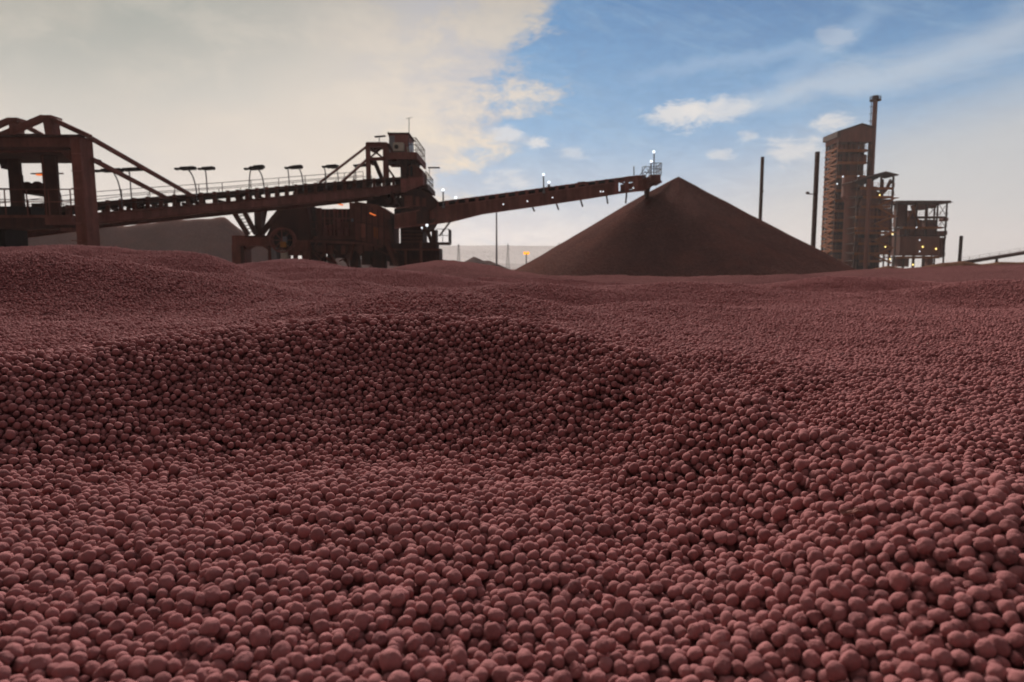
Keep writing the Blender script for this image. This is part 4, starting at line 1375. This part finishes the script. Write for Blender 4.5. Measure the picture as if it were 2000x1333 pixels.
    MB().prism([(1262, 366), (1272, 363), (1269, 374), (1267, 384), (1264, 384)], 60.9, 1.2).build("head_chute", M['rustdark'], ST)
    # lamps along the boom
    for (x, yt, yb, s) in ((866, 372, 407, 1), (1062, 342, 378, 1), (890, 387, 394, 0), (1072, 357, 366, 0)):
        p = MB().tube([Q(x, yb, -.2), Q(x - (.6 if s else 0), yt, -.2)], .06, 7).bar(Q(x, yb, -.2), Q(x, yb - 4, -.2), .22, .22).build("lamp_post", M['grey'], ST)
        MB().ball(Q(x - (.6 if s else 0), yt, -.25), .12, 10).build("lamp", M['lamp'], p)


boom()


def lower_machine():
    D = SD
    # hub where boom meets tower
    hb = MB()
    hb.prism([(783, 378), (822, 369), (842, 381), (853, 392), (852, 404), (838, 412), (838, 437), (783, 440)], D + .3, 3.6)
    h_ = hb.build("slewing_hub", M['rustdark'], ST)
    pn = MB()
    for a, b, c, d in ((790, 383, 806, 408), (812, 385, 820, 404), (824, 388, 832, 404)): pn.bx(a, b, c, d, D + .22, .08)
    pn.build("hub_panel", M['rust'], h_)
    # column and lattice in front, ladders left of the hub
    cl = MB()
    cl.bx(742, 372, 757, 402, D + .6, 2); cl.bx(757, 386, 784, 402, D + .9, 2.4); cl.bx(762, 374, 766, 402, D + .2, .3); cl.bx(716, 386, 745, 400, D + 1.2, 2.0)
    cl.barp((745, 376, D), (762, 400, D), .3)
    cl.barp((771, 392, D + .2), (786, 378, D + .2), .15)
    cl.build("pivot_column", M['rustdark'], ST)
    MB().stairs(P(763, 376, D - .2), P(776, 400, D - .2), .8, 6).build("stair", M['rustdark'], ST)
    # machinery house, right panel box
    x0, x1 = P(697, 440, D).x, P(762, 440, D).x
    mh = MB(); zt, zb = P(700, 396, D).z, P(700, 470, D).z; zt2 = P(762, 416, D).z; zb2 = P(762, 483, D).z
    o = Vector((0, 4.2, 0)); a = Vector((x0, D - .6, zb)); b = Vector((x1, D + .2, zb2)); c = Vector((x1, D + .2, zt2)); d = Vector((x0, D - .6, zt)); e = P(738, 401, D - .1)
    mh.v = [tuple(q) for q in (a, b, c, e, d)] + [tuple(q + o) for q in (a, b, c, e, d)]; n = 5
    mh.f = [[0, 1, 2, 3, 4], [9, 8, 7, 6, 5]] + [[k, n + k, n + (k + 1) % n, (k + 1) % n] for k in range(n)]
    m_ = mh.build("machinery_house", M['rust'], ST)
    seam = MB()
    for px in (706, 716, 727, 738, 750): seam.barp((px, 399 + (px - 697) * .26, D - .66), (px, 471 + (px - 697) * .2, D - .66), .07, .06)
    seam.barp((697, 434, D - .68), (760, 446, D - .5), .07, .05)
    seam.build("wall_seam", M['rustdark'], m_)
    MB().bx(705.5, 438, 713.5, 465, D - .72, .06).build("door", M['door'], m_)
    MB().bx(730, 445, 733.5, 465, D - .72, .06).bx(736, 446, 738, 468, D - .72, .06).build("door", M['orange'], m_)
    MB().bx(686, 428, 690, 434, D - .72, .06).build("sign_plate", M['grey'], m_)
    MB().bar(P(722, 417, D - 1), P(734, 422, D - 1), .09).build("fluorescent_lamp", M['tube'], m_)
    # dark drive deck left of it
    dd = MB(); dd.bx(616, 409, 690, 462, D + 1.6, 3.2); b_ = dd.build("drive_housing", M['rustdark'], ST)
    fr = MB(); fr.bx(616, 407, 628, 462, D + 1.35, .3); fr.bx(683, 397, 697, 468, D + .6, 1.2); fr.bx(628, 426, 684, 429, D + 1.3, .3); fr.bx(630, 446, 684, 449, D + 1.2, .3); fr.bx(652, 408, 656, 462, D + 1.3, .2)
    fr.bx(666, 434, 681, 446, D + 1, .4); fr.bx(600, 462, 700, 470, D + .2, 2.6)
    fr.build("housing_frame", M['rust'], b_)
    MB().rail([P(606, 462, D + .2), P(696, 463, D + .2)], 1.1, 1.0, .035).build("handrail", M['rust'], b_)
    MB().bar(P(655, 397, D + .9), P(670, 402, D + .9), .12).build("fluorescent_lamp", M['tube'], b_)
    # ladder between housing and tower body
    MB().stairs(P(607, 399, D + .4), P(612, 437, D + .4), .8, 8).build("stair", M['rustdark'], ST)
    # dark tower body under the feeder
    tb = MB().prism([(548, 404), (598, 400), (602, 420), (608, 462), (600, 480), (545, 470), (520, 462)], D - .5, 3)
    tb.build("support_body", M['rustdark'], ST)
    pc = MB().bx(497, 410, 511, 462, D - .4, .7).barp((455, 412, D - .6), (485, 460, D - .6), .26, .35).barp((475, 410, D - .6), (500, 458, D - .6), .24, .34)
    pc.barp((548, 412, D - .4), (512, 456, D - .4), .3, .4).barp((520, 410, D + .5), (514, 440, D + .5), .2)
    pc.build("feeder_trestle", M['rustdark'], ST)
    st = MB()
    for k in range(7): st.barp((458 + k * 4.1, 417 + k * 6.4, D - .5), (478 + k * 3.5, 415 + k * 6.2, D - .4), .06)
    st.build("trestle_tread", M['rustdark'], ST)
    # left portal leg
    lp = MB().bx(453, 461, 528, 481, D - 1.0, 1.6).bx(453.5, 480, 477, 548, D - 1, 1.6).bx(524, 470, 546, 548, D - .6, 1.8)
    lp.prism([(478, 481), (492, 481), (478, 488)], D - .8, 1).prism([(508, 481), (524, 481), (524, 489)], D - .8, 1)
    l_ = lp.build("portal_leg", M['rust'], ST)
    MB().bx(470.5, 482, 477.2, 548, D - 1.05, .07).bx(478, 461.5, 520, 464, D - 1.06, .07).build("leg_flange", M['rustdark'], l_)
    # cable reel with spokes, and the cabinets below it
    c = P(551, 470, D - 1.4); rr = MB(); R0 = .92
    ring = [c + Vector((math.cos(t * math.pi / 16) * R0, 0, math.sin(t * math.pi / 16) * R0)) for t in range(33)]
    rr.tube(ring, .07, 6); rr.tube([q + Vector((0, .55, 0)) for q in ring], .07, 6)
    for t in range(8):
        q = c + Vector((math.cos(t * math.pi / 4) * R0, 0, math.sin(t * math.pi / 4) * R0)); rr.bar(c, q, .06); rr.bar(c + Vector((0, .55, 0)), q + Vector((0, .55, 0)), .06)
    r_ = rr.build("cable_reel", M['rustpink'], ST)
    MB().tube([c + Vector((0, .05, 0)), c + Vector((0, .5, 0))], .66, 20).build("wound_cable", M['black'], r_)
    MB().bx(552, 463, 560, 475, D - 1.5, .1).build("hub_plate", M['grey'], r_)
    MB().bx(547, 473, 558, 484, D - 1.56, .5).build("control_box", M['ochre'], ST)
    cb = MB().bx(530, 484, 540, 516, D - 1.3, .8).build("cabinet", M['grey'], ST)
    MB().bx(548, 490, 560, 513, D - 1.4, .7).build("cabinet", M['white'], ST)
    gp = MB().bx(540, 484, 602, 492, D - 1.0, 1).bx(562, 490, 585, 500, D - 1.1, .8).bx(566, 470, 602, 490, D - .9, 1.2).bx(590, 492, 604, 540, D - .6, .7).bx(560, 500, 566, 540, D - .9, .4).bx(573, 498, 580, 540, D - .7, .4)
    gp.build("gear_frame", M['rust'], ST)
    # chassis
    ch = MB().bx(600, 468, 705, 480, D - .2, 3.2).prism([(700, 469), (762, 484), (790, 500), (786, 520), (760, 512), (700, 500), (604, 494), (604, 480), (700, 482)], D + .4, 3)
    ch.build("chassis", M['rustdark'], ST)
    MB().barp((604, 471, D - .3), (712, 477, D - .3), .25, .2).barp((712, 477, D - .3), (748, 483, D - .3), .25, .2).build("chassis_beam", M['rust'], ST)
    for (a, b, c_, d_, o_) in ((606, 632, 490, 548, .2), (640, 650, 492, 552, .6), (684, 700, 496, 552, .2), (727, 752, 500, 556, 0), (655, 680, 488, 505, .3), (706, 724, 496, 518, .3)):
        g = MB().bx(a, c_, b, d_, D + o_, 1.0).build("bogie", M['rustdark'], ST)
        w0 = P((a + b) / 2, 540, D + o_); ws = MB()
        for k in (-.35, .35): ws.tube([(w0.x + k, D + o_ - .12, .42), (w0.x + k, D + o_ - .02, .42)], .40, 16)
        ws.build("wheel", M['rustdark'], g)
    us = MB(); rs = random.Random(21)
    for k in range(46):
        px = rs.uniform(604, 775); py = rs.uniform(470, 505); a = P(px, py, D + rs.uniform(-.3, 1.5))
        b = a + Vector((rs.uniform(-1.2, 1.2), rs.uniform(-.4, .6), rs.uniform(-1.3, -.2)))
        us.bar(a, b, rs.uniform(.07, .2), rs.uniform(.07, .2))
    for k in range(16):
        px = rs.uniform(612, 745); us.bx(px, rs.uniform(470, 482), px + rs.uniform(3, 14), rs.uniform(486, 500), D + rs.uniform(-.35, .4), .5)
    us.build("underframe_strut", M['rust'], ST)
    hs = MB()
    for k in range(9):
        px = 618 + k * 8.4; hs.tube([P(px, 411, D + 1.2), P(px + rs.uniform(-3, 3), 440, D + 1.1), P(px + rs.uniform(-4, 4), 462, D + 1.2)], rs.uniform(.03, .08), 6)
    for k in range(6):
        px = 634 + k * 8; hs.bx(px, rs.uniform(428, 446), px + rs.uniform(4, 9), 462, D + 1.05, .4)
    hs.build("pipework", M['rustpink'], ST)
    # rear lower frame right of the house, with stairs and gaps
    rf = MB()
    rf.bx(760, 428, 767, 520, D + .2, .4); rf.bx(782, 440, 826, 478, D + 1.2, 2.8); rf.bx(766, 476, 850, 486, D + .3, 3); rf.bx(770, 486, 858, 512, D + .8, 2.6); rf.bx(776, 508, 866, 560, D + .5, 3.2)
    rf.bx(843, 450, 853, 476, D + .5, 1); rf.prism([(786, 436), (850, 428), (840, 446), (830, 452), (786, 450)], D + .6, 3)
    rf.barp((760, 430, D), (768, 478, D), .25)
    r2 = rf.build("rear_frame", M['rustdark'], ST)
    rb = MB()
    for k in range(5): rb.bx(782, 444 + k * 7, 824, 445.5 + k * 7, D + 1.1, .1)
    rb.bx(768, 487, 858, 490, D + .2, .2); rb.bx(820, 470, 824, 520, D + .2, .3); rb.bx(790, 488, 794, 520, D + .3, .3)
    rb.build("frame_rib", M['rust'], r2)
    MB().stairs(P(752, 470, D - .9), P(772, 520, D - .9), .9, 12).build("stair", M['rust'], ST)
    pf = MB().bx(826, 474, 876, 478, D + .2, 2.4).build("rear_platform", M['rustdark'], ST)
    z = P(850, 474, D).z; xa, xb = P(852, 474, D).x, P(876, 474, D).x
    MB().rail([(xa, D + .25, z), (xb, D + .25, z), (xb, D + 2.5, z)], 1.05, .5, .03).build("handrail", M['grey'], pf)
    MB().barp((858, 462, D + .5), (880, 433, D + .8), .12).build("strut", M['rustdark'], ST)
    MB().stairs(P(832, 445, D + .8), P(842, 474, D + .8), .6, 6).build("stair", M['rustdark'], ST)
    for q in ((834, 441), (824, 446)): 
        l = MB().tube([P(q[0], q[1] + 7, D), P(q[0], q[1], D)], .04, 6).build("lamp_post", M['grey'], ST); MB().ball(P(q[0], q[1], D - .1), .11 if q[0] > 830 else .07, 10).build("lamp", M['lamp'], l)
    wl = MB().bx(848, 478, 852, 515, D + .4, .3).bx(842, 488, 851, 492, D + .4, .4); wl.build("platform_post", M['rustdark'], ST)


lower_machine()

# ------------------------------------------------------------------ portal gantry, far left
def portal():
    D = 36.0
    r = thing("portal_gantry", "massive rusted portal gantry straddling the conveyor at the left edge", "gantry", G(150, D))
    # right leg, tapered towards the foot
    def leg(name, pxa, pxb, pya, D0, dep, flare):
        x0, x1 = P(pxa, 300, D0).x, P(pxb, 300, D0).x; zt = P(pxa, pya, D0).z
        mb = MB().hexa([(x0 + flare * .1, D0, 0), (x1 + flare, D0, 0), (x1 + flare, D0 + dep, 0), (x0 + flare * .1, D0 + dep, 0), (x0, D0, zt), (x1, D0, zt), (x1, D0 + dep, zt), (x0, D0 + dep, zt)])
        return mb.build(name, M['rust'], r, .03)
    l_ = leg("leg", 138, 157, 266, D, 1.15, .10)
    pl = MB()
    for k in range(6): pl.bx(139, 300 + k * 34, 158, 301.5 + k * 34, D - .03, .04)
    pl.build("stiffener", M['rustpink'], l_)
    leg("leg", -330, -296, 262, D, 1.9, 0)
    # top beam
    bm_ = MB().bx(-330, 267, 157, 292, D + .15, .9).prism([(112, 291.6), (138, 291.6), (138, 316)], D + .3, 1.2).build("crossbeam", M['rust'], r)
    MB().barp((-330, 267.5, D + .1), (160, 267, D + .1), .5, .09).barp((-330, 291.5, D + .1), (138, 291.5, D + .1), .5, .09).build("beam_flange", M['rustdark'], bm_)
    # king posts and rafters
    for (px, py, Dk, h) in ((90, 227, D + .6, 0), (24, 232, D + 5.5, 1)):
        kp = MB().prism([(px - 8, py), (px + 8, py), (px + 13, 269), (px - 1, 269)] if not h else [(px - 8, py), (px + 9, py), (px + 8, 262), (px - 5, 262)], Dk, .7)
        kp.bx(px - 9, py - 1.5, px + 10, py + 5, Dk - .1, .9)
        kp.build("king_post", M['rust'], r)
        rf = MB()
        e = (176, 268) if not h else (92, 270)
        rf.barp((px + 6, py + 4, Dk + .3), (e[0], e[1], Dk + .3), .26)
        rf.bar(P(px - 4, py + 4, Dk + .1), P(px - 210, py + 92, Dk - .6), .30)
        rf.build("rafter", M['rust'], r)
    MB().bx(-200, 262, 76, 276, D + 5.5, 1.2).build("crossbeam", M['rustdark'], r)
    MB().bx(-200, 293, 120, 300, D + 1.4, 3.6).build("tie_beam", M['rustdark'], r)
    # hanging posts
    hp = MB().bx(84, 292, 112, 440, D + 2.2, .22).build("hanger_post", M['rustdark'], r)
    MB().bx(86, 292, 88, 440, D + 2.16, .06).build("post_rib", M['rust'], hp)
    MB().bx(18, 290, 40, 446, D + 3.4, .25).build("hanger_post", M['rustdark'], r)
    MB().prism([(-2, 312), (17, 296), (17, 306), (2, 330)], D + 3.5, .6).build("knee_brace", M['rustdark'], r)
    # conveyor drive inside
    dr = MB()
    a, b = P(54, 366, D + 4), P(54, 366, D + 5.5); dr.tube([a, b], .30, 16)
    a, b = P(74, 366, D + 4), P(74, 366, D + 5.5); dr.tube([a, b], .32, 16)
    dr.bx(48, 372, 84, 380, D + 4, 1.6); dr.bx(28, 342, 44, 430, D + 3.0, .2)
    dr.bx(62, 398, 84, 420, D + 4, 1.2)
    dr.build("belt_drive", M['rustdark'], r)
    # side walkway & rails through the portal
    wk = MB().bx(-160, 421, 141, 426, D + 1.0, 1.2).build("walkway", M['rust'], r)
    MB().bx(-160, 426, 142, 447, D + 1.1, 1.0).build("walkway_girder", M['rustdark'], wk)
    z = P(50, 421, D + 1).z
    MB().rail([(P(-160, 421, D + 1).x, D + 1.05, z), (P(139, 421, D + 1).x, D + 1.05, z)], 1.35, 1.25, .03).build("handrail", M['rust'], wk)
    MB().rail([(P(-160, 400, D + 5).x, D + 5.4, z + .6), (P(139, 400, D + 5).x, D + 5.4, z + .5)], 1.35, 1.6, .03).build("handrail", M['rustdark'], wk)
    MB().bx(-120, 404, 60, 424, D + 2.6, 1.4).build("belt_trough", M['black'], r)
    MB().bx(-60, 448, 12, 540, D + 2, 1.8).build("support_leg", M['black'], r)
    tr = MB().bx(88, 426, 140, 440, D + .9, .3).bx(118, 446, 142, 452, D + .8, .6); tr.build("guard_plate", M['rust'], r)
    # lamp
    lp = MB().bar(P(62, 340.5, D + 3), P(84, 339.5, D + 3), .22, .05).bar(P(84, 340, D + 3), P(90, 340, D + 3), .05).build("lamp_canopy", M['black'], r)
    MB().bx(70, 340.5, 82, 343.5, D + 2.95, .25).build("lamp_tube", M['tube'], lp)
    MB().barp((112, 340, D + 3), (124, 340, D + 3), .07).build("lamp_bracket", M['rust'], r)
    # stays running down to the feeder conveyor
    for p, q in (((176, 270), (380, 386)), ((180, 312), (330, 390))):
        for o in (0.0,):
            a = P(p[0], p[1], D + .6); b = cv(q[0], q[1], o); MB().bar(a, b, .20, .20).build("stay_bar", M['rust'], r)


portal()

# ------------------------------------------------------------------ odd bits lying on the pellets
def on_bed(px, py):
    """where the sight line meets the bed"""
    D = .3
    while D < 4:
        p = P(px, py, D)
        if p.z - CAM_Z < float(height(np.array([p.x]), np.array([D]))[0]): return p
        D += .004
    return P(px, py, .8)


p = on_bed(1661, 1012); p.z += .006
ch = bpy.data.meshes.new("wood_chip"); bm = bmesh.new(); bmesh.ops.create_cube(bm, size=1); bmesh.ops.subdivide_edges(bm, edges=bm.edges, cuts=4, use_grid_fill=True)
for v in bm.verts:
    v.co = Vector((v.co.x * .022 * (1 - .25 * abs(v.co.x)), v.co.y * .0055, v.co.z * .0016)) + Vector((0, 0, .0016 * mnoise.noise(v.co * 3)))
bm.to_mesh(ch); bm.free(); ch.materials.append(M['rustpink'])
o = bpy.data.objects.new("wood_chip", ch); o.location = p; o.rotation_euler = (.35, -.12, .18); COL.objects.link(o)
tag(o, "thin flat dark chip lying across the pellets at lower right", "chip")
for (px, py, lab, s) in ((858, 936, "jagged broken pellet shard in the middle of the hollow floor", .0085), (912, 905, "dark curled flake with a shadowed underside near the foot of the slope", .0085), (413, 1019, "cracked open pellet with hollow centre on the left of the floor", .0075)):
    p = on_bed(px, py); p.z += .005
    o = bpy.data.objects.new("pellet_shard", hi[KINDS - 1]); o.location = p; o.scale = (s, s * .8, s * .7); o.rotation_euler = (random.uniform(0, 6), random.uniform(0, 6), random.uniform(0, 6)); COL.objects.link(o)
    tag(o, lab, "pellet shard")
